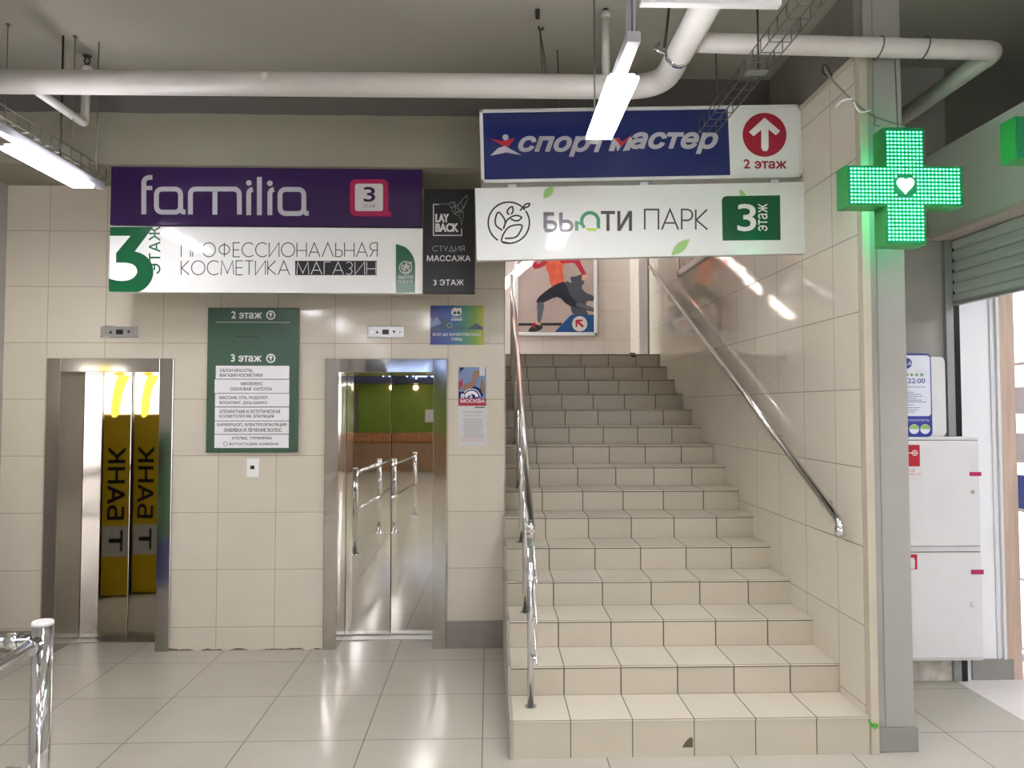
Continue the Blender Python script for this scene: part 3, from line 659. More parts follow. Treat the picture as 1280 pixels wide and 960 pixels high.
# travel poster
yP = YW-.004
o = V(571.5, 431.5, y=yP)
b = Board('travel_poster', 'blue to yellow travel agency poster with a city skyline over the red Moscow flyer', 'poster', o)
u0, v1 = b.uv(538, 382); u1, v0 = b.uv(604.5, 431)
gm = gradmat('blue to yellow print', [(0, '#2a2f7a'), (.35, '#3556a0'), (.6, '#3c8074'), (.82, '#6a9a3c'), (1, '#b3ad30')], u1-u0, .25)
b.box('sheet', gm, u0, u1, v0, v1, 0, .0035)
z = b.z(s=14.765, ox=530, oy=375)
sky = [(125, 545), (125, 500), (170, 520), (225, 465), (262, 525), (292, 450), (322, 525), (345, 520), (350, 400), (412, 320), (415, 520), (470, 535), (560, 535), (560, 460), (600, 500), (690, 505), (706, 420), (720, 505), (780, 535), (860, 500), (960, 430), (1090, 505), (1090, 545)]
b.polys('skyline', [[z(*p) for p in sky]], mat('skyline print', '#2c5560', .3), 1)
b.polys('horizon_haze', [[z(*p) for p in ((122, 330), (250, 330), (330, 430), (122, 510))]], mat('pale sky print', '#7f93bb', .3), .5)
b.polys('ferris_wheel', stroke([z(*p) for p in circ(470, 470, 42, 20)], .005, True), M['lime'], 1.4)
b.polys('balloon', [[z(*p) for p in circ(177, 358, 28, 14)]], M['navy'], 1.4)
b.polys('bear_logo', [[z(*p) for p in smooth([(505, 250), (515, 180), (570, 140), (612, 155), (645, 150), (690, 150), (690, 250), (650, 290), (540, 290)], 4, True)]], M['white'], 1.4)
b.polys('bear_logo', [[z(*p) for p in circ(570, 240, 30, 12)], [z(*p) for p in circ(640, 238, 32, 12)]], M['green'], 2)
b.polys('logo_bars', [[z(*p) for p in rect(497, 356, 708, 378)]], M['white'], 2)
b.text('ТВОЙ', (500, 308, 708, 348), M['white'], 2, .02, mp=z)
b.text('ВСЕГДА КАЧЕСТВЕННЫЕ', (165, 612, 1050, 668), M['white'], 2, .03, mp=z); b.text('ТУРЫ', (500, 698, 706, 752), M['white'], 2, .03, mp=z)

# Moscow flyer and notice
b = Board('flyer', 'Moscow 875 flyer with a red lower band taped to the wall above a notice', 'flyer', V(590, 507.5, y=yP))
u0, v1 = b.uv(573, 459); u1, v0 = b.uv(607.5, 507)
b.box('sheet', mat('flyer sky print', '#6c7fa8', .3, var=.15, scale=9), u0, u1, v0, v1, 0, .0035)
z = b.z(s=8.35, ox=565, oy=450)
b.polys('red_band', [[z(*p) for p in ((68, 402), (356, 402), (356, 478), (68, 478))], [z(*p) for p in ((68, 240), (112, 190), (112, 260), (68, 320))]], M['darkred'], 1)
b.polys('monument_print', [[z(*p) for p in ((110, 320), (120, 250), (200, 230), (220, 120), (285, 105), (285, 170), (250, 200), (240, 290))], [z(*p) for p in ((290, 300), (310, 170), (345, 280), (345, 370))]], mat('monument brown print', '#8a6a50', .4), 1)
b.polys('corner_print', [[z(*p) for p in ((82, 78), (135, 78), (82, 130))], [z(*p) for p in ((70, 330), (140, 330), (240, 270), (300, 300), (330, 375), (250, 400), (70, 400))]], M['navy'], 1.4)
b.polys('ring_print', stroke([z(*p) for p in arc(205, 395, 58, 190, 350, 14)], .022)+stroke([z(*p) for p in arc(205, 395, 92, 215, 350, 14)], .006), M['white'], 2)
b.polys('corner_tag', [[z(*p) for p in rect(287, 75, 343, 165)]], M['offwhite'], 2)
b.text('875', (92, 352, 212, 398), M['white'], 3, .04, mp=z); b.text('МОСКВА', (90, 410, 342, 446), M['white'], 3, .04, mp=z)
b = Board('notice_sheet', 'white printed notice sheet hanging below the Moscow flyer', 'notice', V(590, 558, y=yP))
u0, v1 = b.uv(573, 507.8); u1, v0 = b.uv(609, 557); z = b.z(s=8.35, ox=565, oy=450)
b.box('sheet', M['offwhite'], u0, u1, v0, v1, 0, .0035)
b.polys('heading', [[z(*p) for p in rect(238, 490, 340, 500)]], M['ink'], 1)
pr = random.Random(3); ls = []
for k in range(18):
    y = 535+k*15
    if k in (2, 4): continue
    ls.append([z(*p) for p in rect(100+pr.random()*30, y, 300+pr.random()*40, y+4)])
b.polys('printed_lines', ls, M['grid'], 1)
b.polys('red_lines', [[z(*p) for p in rect(95, y, 330, y+4)] for y in (803, 822, 841)], mat('faded red ink', '#b58079', .5), 1)

# ------------------------------------------------------------------ hanging signs over the stairs
ROLL = math.radians(1.6); U = (math.cos(ROLL), 0, math.sin(ROLL)); VV = (-math.sin(ROLL), 0, math.cos(ROLL))
yH = 4.40
b = Board('hanging_sign', 'navy blue sports shop lightbox with red up arrow hanging above the stairs', 'sign', V(801, 225, y=yH), U, VV)
u0, v1 = b.uv(599, 136.5); u1, v0 = b.uv(1004.5, 221.5); _, va = b.uv(599, 228.5); v0 = (v0+va)/2
fr = .02
b.box('case', M['whitemetal'], u0, u1, v0, v1, .012, .12, .003)
f_ = MB()
for a in ((u0, u1, v0, v0+fr), (u0, u1, v1-fr, v1), (u0, u0+fr, v0, v1), (u1-fr, u1, v0, v1)): f_.box(a[0], a[1], 0, .03, a[2], a[3], .002)
f_.build('frame', M['whitemetal'], b.t)
ud = b.uv(911.5, 170)[0]
b.box('face', M['navy'], u0+fr, ud, v0+fr, v1-fr, .007, .02)
b.box('face', M['signwhite'], ud, u1-fr, v0+fr, v1-fr, .007, .02)
for k in (.25, .75): MB().cyl((u0+(u1-u0)*k, .06, v1), (u0+(u1-u0)*k, .06, CEIL-b.o.z-.02), .004, 8).build('hanger_rod', M['wire'], b.t)
z = b.z(s=2.909, ox=590, oy=120); b2 = lambda pts: [z(*p) for p in pts]
LY = -7
b.text('спор', (172, 148, 428, 216), M['silver'], LY, .085, .28, mp=z)
b.text('т', (440, 148, 500, 200), M['silver'], LY, .085, .28, mp=z)
for lp in ([(497, 199), (512, 153), (534, 153), (546, 178), (532, 199), (528, 199), (524, 178), (518, 199)], [(548, 199), (572, 150), (584, 148), (574, 196), (558, 198)]): b.polys('letter_stroke', [b2(lp)], M['silver'], LY)
b.polys('red_tick', [b2([(518, 152), (535, 150), (545, 166), (585, 138), (543, 184)])], M['red'], LY+.5)
b.text('астер', (578, 134, 892, 206), M['silver'], LY, .085, .28, mp=z)
b.polys('runner_emblem', [b2([(66, 216), (95, 188), (120, 180), (180, 214), (125, 204)]), b2(circ(122, 149, 11, 16))], M['silver'], LY)
b.polys('runner_emblem', [b2([(66, 154), (108, 162), (157, 152), (132, 184), (110, 178)])], M['red'], LY)
b.polys('arrow_disc', [b2(circ(1065, 140, 80, 40))], M['darkred'], LY)
b.polys('arrow', [b2([(1053, 188), (1053, 122), (1025, 145), (1008, 130), (1065, 77), (1122, 126), (1106, 142), (1079, 120), (1080, 186), (1074, 199), (1060, 199)])], M['white'], LY+1)
b.text('2 этаж', (990, 230, 1144, 262), M['darkred'], LY, .06, mp=z)

yH2 = 4.385
b = Board('hanging_sign', 'long white glossy sign with leaf emblem and green 3 hanging below the navy lightbox', 'sign', V(803, 321, y=yH2), U, VV)
u0, v1 = b.uv(593.5, 235); u1, v0 = b.uv(1012.5, 316.5); _, va = b.uv(594, 326); v0 = (v0+va)/2
b.box('panel', M['signwhite'], u0, u1, v0, v1, 0, .05, .002)
for k in (.1, .5, .9): b.box('hanger_plate', M['whitemetal'], u0+(u1-u0)*k, u0+(u1-u0)*k+.05, v1-.01, v1+.045, .052, .056)
z = b.z(s=2.909, ox=590, oy=120)
def lf(c, ln, wd_, ang):
    a = math.radians(ang); P = [(t, s_*wd_*math.sin(math.pi*(t+.5))) for s_ in (1, -1) for t in ([k/10-.5 for k in range(11)] if s_ == 1 else [.5-k/10 for k in range(1, 10)])]
    return [z(c[0]+x*ln*math.cos(a)-y*math.sin(a), c[1]+x*ln*math.sin(a)+y*math.cos(a)) for x, y in P]
for lp in (lf((278, 350), 58, 15, -52), lf((758, 550), 90, 17, -42), [z(970, 340), z(985, 345), z(998, 362), z(975, 362)]): b.polys('leaf_print', [lp], M['palegreen'], 1)
zz = b.z(s=8, ox=600, oy=230); w_ = .0095
def zq(pts): return [zz(*p) for p in pts]
S = stroke(zq(arc(288, 388, 206, 122, 322, 36)), w_)+stroke(zq(arc(288, 388, 206, -35, 108, 26)), w_)
for pts in ([(225, 465), (165, 420), (152, 360), (180, 285), (225, 320), (252, 380), (235, 450)], [(295, 308), (272, 285), (285, 250), (322, 228), (330, 270), (312, 305)], [(235, 445), (262, 375), (305, 335), (360, 315), (416, 335), (370, 370), (305, 350)],
            [(212, 572), (235, 500), (300, 425), (415, 412), (400, 480), (350, 535), (250, 545)], [(212, 575), (250, 585), (290, 592)], [(400, 268), (425, 240), (455, 205), (495, 196), (480, 228), (425, 240)]):
    S += stroke(zq(smooth(pts, 6)), w_)
b.polys('emblem', S, M['ink'], 2)
LWD = .0205
b.polys('lettering', stroke(zq([(740, 300), (652, 300), (652, 450)]), LWD)+stroke(zq([(652, 380), (715, 380)]+arc(715, 423, 43, 270, 450, 12)+[(665, 466), (652, 450)]), LWD)
        + stroke(zq([(800, 288), (808, 300), (808, 450), (820, 466), (870, 466)]+arc(870, 420, 46, 90, -90, 12)+[(812, 374)]), LWD), M['charcoal'], 2)
b.polys('lettering', stroke(zq([(966, 468), (966, 372)]), LWD)+stroke(zq([(966, 372), (1000, 400), (1030, 350)]), LWD*.5)+stroke(zq(arc(1100, 372, 84, 130, 372, 24)+[(1184, 445)]), LWD), M['logoG'], 2)
b.polys('leaf_accent', [zq([(1050, 440), (1165, 445), (1160, 470), (1085, 470)])], M['lime'], 3)
b.text('ТИ', (470, 420, 580, 489), M['charcoal'], 2, .04, mp=z); b.text('ПАРК', (628, 413, 856, 486), M['charcoal'], 2, -.085, mp=z)
b.polys('numeral_patch', [[z(*p) for p in [(1120, 361), (1122, 524), (911, 526), (908, 380)]+smooth([(908, 380), (914, 368), (928, 364)], 4)]], M['green'], 1)
b.text('3', (966, 394, 1032, 491), M['white'], 2, .02, mp=z); b.text('этаж', (1040, 392, 1074, 491), M['white'], 2, .01, rot=90, mp=z)

# ------------------------------------------------------------------ landing posters
b = Board('framed_poster', 'white framed poster of a running woman on the landing wall above the stairs', 'poster', V(695, 420, y=YF-.03))
u0, v0 = b.uv(643.5, 419.5); u1, _ = b.uv(747, 419); v1 = v0+1.62
b.box('sheet', mat('poster concrete print', '#b7a49c', .3, var=.08, scale=3), u0, u1, v0, v1, .008, .028)
f_ = MB(); fr = .045
for a in ((u0, u1, v0, v0+fr), (u0, u1, v1-fr, v1), (u0, u0+fr, v0, v1), (u1-fr, u1, v0, v1)): f_.box(a[0], a[1], 0, .029, a[2], a[3], .006)
f_.build('frame', M['whitemetal'], b.t)
z = b.z(s=7.108, ox=630, oy=310); P_ = lambda pts, n=4: [z(*p) for p in (smooth(pts, n, True) if n else pts)]
lay = lambda k: -9.5+k
b.polys('shadow_print', [P_([(545, 305), (600, 310), (590, 260), (640, 250), (690, 235), (715, 300), (690, 350), (735, 400), (795, 425), (795, 470), (735, 475), (735, 560), (745, 590), (625, 590), (590, 520)], 3)], mat('poster shadow print', '#4d5059', .3), lay(0))
b.polys('kerb_print', [P_([(122, 668), (520, 664), (505, 688), (122, 690)], 0)], M['ink'], lay(0))
tor = [(375, 60), (500, 60), (540, 100), (520, 190), (530, 300), (425, 335), (400, 240), (375, 180)]
b.polys('torso_print', [P_(tor, 3), P_([(395, -60), (490, -60), (520, 60), (370, 60)], 2)], mat('poster orange print', '#d8654a', .35, var=.2, scale=12), lay(1))
b.polys('arm_print', [P_([(500, 70), (650, 90), (690, 150), (730, 235), (700, 245), (640, 150), (600, 130), (510, 135)], 3), P_([(375, 90), (375, 145), (270, 185), (255, 100), (285, 95), (300, 145)], 3)], mat('poster red sleeve print', '#b5303f', .35), lay(1.5))
for hp in (P_([(700, 240), (735, 238), (740, 265), (700, 290), (690, 265)], 3), P_([(285, 650), (320, 655), (325, 695), (285, 690)], 2), P_(circ(445, -110, 52, 12), 0)): b.polys('skin_print', [hp], mat('poster skin print', '#d9a98f', .5), lay(1.7))
b.polys('leg_print', [P_([(530, 300), (440, 335), (330, 415), (290, 465), (300, 490), (350, 485), (475, 435), (560, 500), (640, 530), (795, 565), (795, 545), (660, 485), (600, 430), (550, 330)], 3)], mat('poster leggings print', '#2a2a35', .4), lay(2))
b.polys('calf_print', [P_([(297, 488), (352, 488), (350, 560), (322, 660), (300, 650), (296, 560)], 3), P_([(655, 485), (795, 530), (795, 560), (650, 520)], 2)], mat('poster calf print', '#5f646c', .4), lay(2.4))
b.polys('shoe_print', [P_([(215, 735), (270, 680), (330, 690), (345, 705), (320, 730), (260, 745)], 3)], M['ink'], lay(2.4))
b.polys('shoelace_print', [P_([(245, 670), (275, 668), (275, 700), (262, 712)], 2)], M['darkred'], lay(2.8))
b.polys('blue_wedge', [P_([(450, 746), (598, 592), (802, 592), (802, 746)], 0)], mat('poster blue print', '#1e4f86', .35), lay(2.8))
b.polys('arrow_disc', [P_(circ(673, 673, 68, 28), 0)], mat('poster white print', '#d6cfc9', .4), lay(3.2))
b.polys('arrow', [P_([(636, 638), (700, 634), (700, 650), (670, 654), (712, 692), (696, 708), (654, 668), (652, 702), (636, 702)], 0)], M['red'], lay(3.6))

pw = V(846, 346, x=SX1-.03)
b = Board('framed_poster', 'white framed poster on the right stairwell wall above the chrome handrail', 'poster', (SX1-.03, pw.y-.75, pw.z), (0, -1, 0))
b.box('sheet', mat('pale map print', '#b9ab97', .35, var=.25, scale=14), -.70, .70, .05, 1.5, .008, .029)
f_ = MB()
for a in ((-.75, .75, 0, .06), (-.75, .75, 1.5, 1.56), (-.75, -.69, 0, 1.56), (.69, .75, 0, 1.56)): f_.box(a[0], a[1], 0, .03, a[2], a[3], .006)
f_.build('frame', M['whitemetal'], b.t)

# ------------------------------------------------------------------ pipes
yPm, zP = 4.04, 3.41
pp = thing('ceiling_pipe', 'white painted sprinkler pipe run with bends and branches under the ceiling', 'pipe', (-1, yPm, zP))
zm = V(400, 104, y=yPm).z; r = .064; xm = V(815, 108, y=yPm).x+.05
pm = MB().tube([(XL, yPm, V(0, 102.5, y=yPm).z), (xm-.22, yPm, zm)]+bend((xm-.22, yPm, zm), (xm, yPm, zm), (xm, 3, zm), .21, 10)+[(xm, .4, zm)], r, 24)
pm.build('main_run', M['pipe'], pp)
z2 = V(1000, 56, y=3.6).z; xe = V(1247, 62, y=3.6).x
ze = V(1247, 63, y=3.6).z
MB().tube([(xm, 3.6, z2+.005), (xe-.12, 3.6, ze)]+bend((xe-.12, 3.6, ze), (xe, 3.6, ze), (xe, 4.6, ze), .075, 8)+[(xe, YR+.02, ze)], .047, 20).build('side_run', M['pipe'], pp)
MB().tube([(xm, 3.62, zm-.0), (xm, 3.66, zm)], .068, 24).build('pipe_clamp', M['chrome'], pp)
MB().tube([(xm-.10, 3.64, zm+.05), (xm-.13, 3.64, zm+.02), (xm-.075, 3.64, zm)], .008, 8).build('clamp_bolt', M['chrome'], pp)
MB().tube([(xm-.03, 3.64, CEIL), (xm-.06, 3.64, zm+.14), (xm-.075, 3.64, zm+.03)], .007, 8).build('hanger', M['iron'], pp)
k0 = V(330, 95, y=yPm-.06); MB().ball(k0, .024).cyl(k0, k0+Vector((0, .05, 0)), .018).build('plug', M['pipe'], pp)
# branch with an upright sprinkler on the left
a = V(35, 112, y=yPm); e = V(106, 157, y=4.58); e.z = a.z = zm-.04
e = Vector((V(106, 155, y=4.58).x, 4.58, V(106, 155, y=4.58).z)); top = V(111, 86, y=4.58)
br = MB().tube([(a.x, yPm, zm-.03)]+bend((a.x, yPm, zm-.03), tuple(e), (e.x+.0, 4.58, top.z), .035)+[(e.x+.005, 4.58, top.z)], .024, 14).build('branch', M['pipe'], pp)
def head(x, y, z_, parent):
    m = MB().cyl((x, y, z_), (x, y, z_+.03), .012, 10).cyl((x, y, z_+.075), (x, y, z_+.079), .026, 14)
    for s_ in (-1, 1): m.tube([(x+s_*.01, y, z_+.03), (x+s_*.017, y, z_+.05), (x+s_*.004, y, z_+.075)], .004, 6)
    return m.build('sprinkler_head', M['iron'], parent)
MB().cyl((e.x+.005, 4.58, top.z-.03), (e.x+.005, 4.58, top.z+.012), .0285, 14).build('socket', M['pipe'], br)
head(e.x+.005, 4.58, top.z, br)
t2 = V(757, 18, y=yPm); rs = MB().cyl((t2.x, yPm, zm), (t2.x, yPm, t2.z), .022, 14).build('riser', M['pipe'], pp)
MB().cyl((t2.x, yPm, t2.z-.02), (t2.x, yPm, t2.z+.01), .026, 14).build('socket', M['pipe'], rs)
head(t2.x, yPm, t2.z, rs)
# wire loops round the side run
for px in (1098, 1155):
    p = V(px, 60, y=3.6)
    ring = [(p.x+.01*math.sin(t_), 3.6+.055*math.cos(t_), p.z+.055*math.sin(t_)) for t_ in (2*math.pi*k/16 for k in range(17))]
    MB().tube(ring, .0035, 6).build('wire_loop', M['wire'], pp)

# ------------------------------------------------------------------ lamps
def lampproto(loc, label):
    L = thing('linear_lamp', label, 'lamp', loc, local=True)
    MB().box(-.05, .05, .03, .65, .014, .035, .003).build('housing', M['lampbody'], L)
    MB().box(-.0595, .0595, .012, .662, -.001, .015, .002).build('diffuser', M['lit'], L)
    MB().box(-.045, .045, .04, .64, .0345, .0365).build('added_uplight', M['upfill'], L)  # glowing strip added on top to brighten the ceiling
    MB().box(-.025, .025, -.2, .86, .045, .085, .003).build('mounting_rail', M['lampbody'], L)
    MB().box(-.02, .02, .1, .16, .036, .047).box(-.02, .02, .5, .56, .036, .047).build('clamp', M['lampbody'], L)
    for yy in (-.17, .8):
        MB().cyl((0, yy, .08), (0, yy, CEIL-loc[2]), .004, 8).build('hanger_rod', M['wire'], L)
    return L
zl = 2.94
la = V(780, 98, z=zl); lb = V(13, 185.5, z=zl)
l1 = lampproto((la.x, la.y, zl), 'lit linear lamp hanging in front of the navy sports sign')
l2 = dup(l1, (lb.x, lb.y, zl), 'lit linear lamp hanging beside the purple sign under a wire tray')
for x, y in ((la.x, .6), (la.x, -1.4), (la.x, -3.6), (la.x, -6), (la.x, -8), (lb.x, .6), (lb.x, -1.4), (lb.x, -3.6), (lb.x, -6), (1.9, 1.5), (1.9, .2), (2.1, -1.4), (-.9, 1.4), (-.9, -1.0), (2.1, -4), (2.1, -7)):
    l = dup(l1, (x, y, zl), 'lit unseen linear lamp over the hall behind the viewer'); l['group'] = 'hall lamps behind the viewer'  # unseen rows; extras and the passage pair added for more light
# shop lamps
sl = MB().box(3.6, 4.6, 3.2, 3.9, 2.985, 2.999); 
s1 = tag(sl.build('ceiling_light', M['shoplit'], origin=(4.1, 3.55, 2.999)), 'square lit ceiling panel inside the shop', 'lamp', 'shop ceiling panels')
s2 = s1.copy(); COL.objects.link(s2); s2.location = (4.1, 1.2, 2.999); s3 = s1.copy(); COL.objects.link(s3); s3.location = (4.1, -1.2, 2.999)
ll = tag(MB().box(.4, 1.4, 9.0, 9.12, 4.94, 4.999).build('ceiling_light', emit('added landing tube', '#fbf6ff', 14), origin=(.9, 9.06, 4.999)), 'unseen tube lamp added to light the landing, behind the white hanging sign', 'lamp')  # unseen tube added to brighten the landing and upper steps

# ------------------------------------------------------------------ wire trays
def tray(name, label, x, y0, y1, z_, w_=.10, h=.06, hang=True):
    t = thing(name, label, 'cable tray', (x, (y0+y1)/2, z_)); m = MB(); wr = .0028
    for a, c in ((-w_/2, 0), (w_/2, 0), (-w_/2, h), (w_/2, h), (0, 0)): m.cyl((x+a, y0, z_+c), (x+a, y1, z_+c), wr, 6)
    m.build('long_wires', M['wire'], t); y = y1
    while y > y0:
        MB().tube([(x-w_/2, y, z_+h), (x-w_/2, y, z_), (x+w_/2, y, z_), (x+w_/2, y, z_+h)], wr, 6).build('rung', M['wire'], t); y -= .1
    return t
ze_ = 3.285; te = V(894, 154, z=ze_)
tr = tray('wire_tray', 'wire mesh cable tray sloping across the navy sign under the pipes', te.x, 1.6, 4.33, ze_)
p = V(945, 70, x=te.x); MB().box(te.x-.05, te.x+.05, p.y-.03, p.y+.03, ze_-.006, ze_-.003, .001).build('splice_plate', M['alu'], tr)
p = V(948, 40, x=te.x); MB().cyl((te.x, 3.5, ze_), (te.x, 3.5, CEIL), .005, 8).build('hanger_rod', M['iron'], tr)
tl = tray('wire_tray', 'wire mesh cable tray above the lamp beside the purple sign', -2.44, 1.6, 4.77, 3.11)
pr_ = V(71, 110, y=4.44); MB().cyl((-2.49, 4.44, 3.11), (-2.49, 4.44, CEIL), .006, 8).build('hanger_rod', M['iron'], tl)
dc = MB().tube([(-2.49, 4.44, 3.092), (-2.49, 4.44, 3.098), (-2.49, 4.44, 3.104), (-2.49, 4.44, 3.112)], [.04, .065, .06, .02], 18); dc.build('hanger_plate', M['whiteplastic'], tl)
sx = V(800, 3, y=2.72); sx2 = V(975, 3, y=2.72)
sb = thing('strut_bar', 'white horizontal strut bar at the ceiling above the lamp and tray', 'strut', (sx.x, 2.72, sx.z))
MB().box(sx.x, sx2.x, 2.70, 2.74, sx.z-.01, sx.z+.03, .004).build('bar', M['whitemetal'], sb)
for xx in (sx.x+.02, sx2.x-.02): MB().cyl((xx, 2.72, sx.z+.03), (xx, 2.72, CEIL), .005).build('drop_rod', M['wire'], sb)
MB().tube([(la.x+.005, 2.715, sx.z+.01), (la.x+.003, 2.715, zl+.12), (la.x, 2.76, zl+.07)], [.018, .017, .017], 12).build('drop_conduit', M['lampbody'], sb)
# hook and rods at the ceiling
hk = V(672, 12, z=CEIL); hb = thing('ceiling_hook', 'iron ceiling hook holding thin wires above the pipe', 'hook', (hk.x, hk.y, CEIL))
MB().cyl((hk.x, hk.y, CEIL), (hk.x, hk.y, CEIL-.05), .012, 10).tube(bend((hk.x, hk.y, CEIL-.05), (hk.x+.01, hk.y, CEIL-.13), (hk.x+.04, hk.y, CEIL-.09), .035), .007, 8).build('hook', M['iron'], hb)
for dx in (.03, .055, .075): MB().tube([(hk.x+.01, hk.y, CEIL-.10), (hk.x+dx, hk.y+.02, CEIL-.45)], .003, 6).build('wire', M['wire'], hb)
for px, py, yy, zb in ((94, 45, None, 3.25), (10, 30, None, 3.2)):
    q = V(px, py, z=CEIL)
    tag(MB().cyl((q.x, q.y, CEIL), (q.x, q.y, zb), .0022, 6).cyl((q.x, q.y, CEIL), (q.x, q.y, CEIL-.01), .012, 10).build('hanging_wire', M['wire'], origin=(q.x, q.y, zb)),
        'thin steel wire dropping from the ceiling ' + ('beside the upright sprinkler branch' if px == 94 else 'farthest from the stairs'), 'wire')
# loose cable on the column
cab = thing('loose_cable', 'loose grey cable with curled ends strung from the tiled wall to the green cross', 'cable', V(1055, 120, y=3.7))
def cp(lst, y): return [tuple(V(a, c, y=y)) for a, c in lst]
MB().tube(cp(smooth([(1031, 83), (1036, 95), (1050, 110), (1065, 125), (1085, 141), (1105, 150), (1132, 158)], 5), 3.66), .0045, 6).build('strand', M['cable'], cab)
MB().tube(cp(smooth([(1040, 98), (1030, 92), (1029, 84), (1033, 82), (1040, 95)], 5), 3.67), .005, 6).build('loop', M['iron'], cab)
MB().tube(cp(smooth([(1045, 134), (1050, 128), (1058, 124), (1066, 124)], 5), 3.65), .0055, 6).build('curl', M['whiteplastic'], cab)
MB().tube(cp(smooth([(1067, 127), (1072, 137), (1078, 140), (1088, 138)], 5), 3.65), .0045, 6).build('curl', M['whiteplastic'], cab)
MB().tube(cp(smooth([(1091, 142), (1094, 150), (1092, 156), (1100, 158)], 5), 3.65), .0045, 6).build('curl', M['cable'], cab)

# ------------------------------------------------------------------ pharmacy cross
def cross(yfront, box, label, lit=True):
    th = .10
    o = V((box[0]+box[2])/2, (box[1]+box[3])/2, y=yfront)
    C = thing('pharmacy_cross', label, 'sign', o, local=True)
    wv = (V(box[2], 232, y=yfront).x-V(box[0], 232, y=yfront).x)/2; a = wv; k = wv*.345
    pts = [(-k, a), (k, a), (k, k), (a, k), (a, -k), (k, -k), (k, -a), (-k, -a), (-k, -k), (-a, -k), (-a, k), (-k, k)]
    MB().prism(pts, .0, th).build('case', M['crossside'], C)
    i = .006; pin = [(x-math.copysign(i, x), y-math.copysign(i, y)) for x, y in pts]
    for s_, ya, yb in ((1, -.004, .001), (-1, th-.001, th+.004)):
        MB().prism(pin, ya, yb).build('face', M['crossface'], C)
        m = MB(); n = 30; step = (2*a-.03)/n
        for r_ in range(n):
            for c_ in range(n):
                x = -a+.015+step*(c_+.5); y = -a+.015+step*(r_+.5)
                if abs(x) > k-.008 and abs(y) > k-.008: continue
                if lit and (x**2+(y-.0)**2) < (.052)**2: continue
                cc = [(x+step*.30*math.cos(t_), y+step*.22*math.sin(t_)) for t_ in (2*math.pi*j/8 for j in range(8))]
                yo = ya-.003 if s_ == 1 else yb+.003
                A = [m.bm.verts.new((p[0], ya if s_ == 1 else yb, p[1])) for p in cc]; B = [m.bm.verts.new((x+(p[0]-x)*.7, yo, y+(p[1]-y)*.7)) for p in cc]
                m.bm.faces.new(B)
                for j in range(8): m.bm.faces.new((A[j], A[(j+1) % 8], B[(j+1) % 8], B[j]))
        m.build('led_grid', M['led'] if lit else M['ledoff'], C)
        if lit:
            h = [(.0026*16*math.sin(t_)**3, .0028*(13*math.cos(t_)-5*math.cos(2*t_)-2*math.cos(3*t_)-math.cos(4*t_))) for t_ in (2*math.pi*j/40 for j in range(40))]
            MB().prism([(x*.94, y*.92+.004) for x, y in h], ya-.006 if s_ == 1 else yb, ya if s_ == 1 else yb+.006).build('heart', M['heart'], C)
    MB().tube([(0.0, th/2, a), (.004, th/2+.02, 3.41-o.z-.045)] if lit else [(0, th/2, a), (0, th/2, CEIL-o.z)], .003, 6).build('hanging_wire', M['wire'], C)
    return C
cross(3.48, (1058, 160, 1204, 305), 'lit green pharmacy cross with white heart hanging by the column')
o2 = (V(1269, 172, y=3.3).x)
cross(3.3, (1269, 90, 1421, 255), 'unlit dark green pharmacy cross hanging beside the pale fascia', False)

# ------------------------------------------------------------------ passage on the right
yc = 4.55
xr1 = V(1226.5, 700, y=yc).x; z0 = V(1180, 826, y=yc).z; z1 = V(1180, 546.5, y=yc).z; zmid = V(1180, 686, y=yc).z
fc = thing('fire_cabinet', 'white two door fire hose cabinet on the passage wall beside the column', 'cabinet', ((xr1-.27), yc+.07, z0))
MB().box(xr1-.54, xr1, yc, YR-.037, z0, z1, .004).build('body', M['whitemetal'], fc)
for a, c_, ly, sy in ((z0+.02, zmid-.02, 0, 755), (zmid+.02, z1-.02, 0, 615)):
    MB().box(xr1-.529, xr1-.008, yc-.004, yc+.001, a-.004, c_+.004).build('door_gap_shade', M['wire'], fc)  # dark sheet stands in for the shade in the gap round the door
    d = MB().box(xr1-.525, xr1-.012, yc-.016, yc-.003, a, c_, .003).build('door', M['whitemetal'], fc)
    q = V(1216, sy, y=yc-.02); MB().cyl((q.x, yc-.016, q.z), (q.x, yc-.022, q.z), .011, 14).build('lock', M['chrome'], d)
for (x0, y0, x1, y1) in ((1212, 590, 1229, 595), (1214, 712, 1236, 718)):
    A_, B_ = V(x0, y1, y=yc-.018), V(x1, y0, y=yc-.018)
    MB().box(A_.x, min(B_.x, xr1+.002), yc-.0185, yc-.017, A_.z, B_.z, .0003).build('sealing_tape', M['pink'], fc)
fs = Board('hose_sticker', 'red fire hose sticker on the upper door of the white cabinet', 'sticker', V(1135, 584, y=yc-.0175))
u0, v0 = fs.uv(1117, 583); u1, v1 = fs.uv(1149.5, 556); fs.box('sheet', M['sticker'], u0, u1, v0, v1, 0, .0013)
z = fs.z(s=4.57, ox=1115, oy=430); q = lambda pts: [z(*p) for p in pts]
fs.polys('hose_symbol', stroke(q(circ(130, 622, 15, 20)), .004, True)+stroke(q([(95, 622), (146, 622)]), .005)+stroke(q([(130, 607), (130, 638)]), .004)+[q(rect(78, 587, 92, 660))], M['white'], 1)
fs.text('ПК-3', (62, 712, 128, 730), M['red'], 0, .01, mp=z); fs.text('101, 101,112', (60, 738, 164, 751), M['red'], 0, .0, mp=z)
fe = Board('extinguisher_sticker', 'red extinguisher sticker on the lower door of the white cabinet', 'sticker', V(1130, 713, y=yc-.0175))
u0, v0 = fe.uv(1119, 712); u1, v1 = fe.uv(1146.5, 693); fe.box('sheet', M['sticker'], u0, u1, v0, v1, 0, .0013)
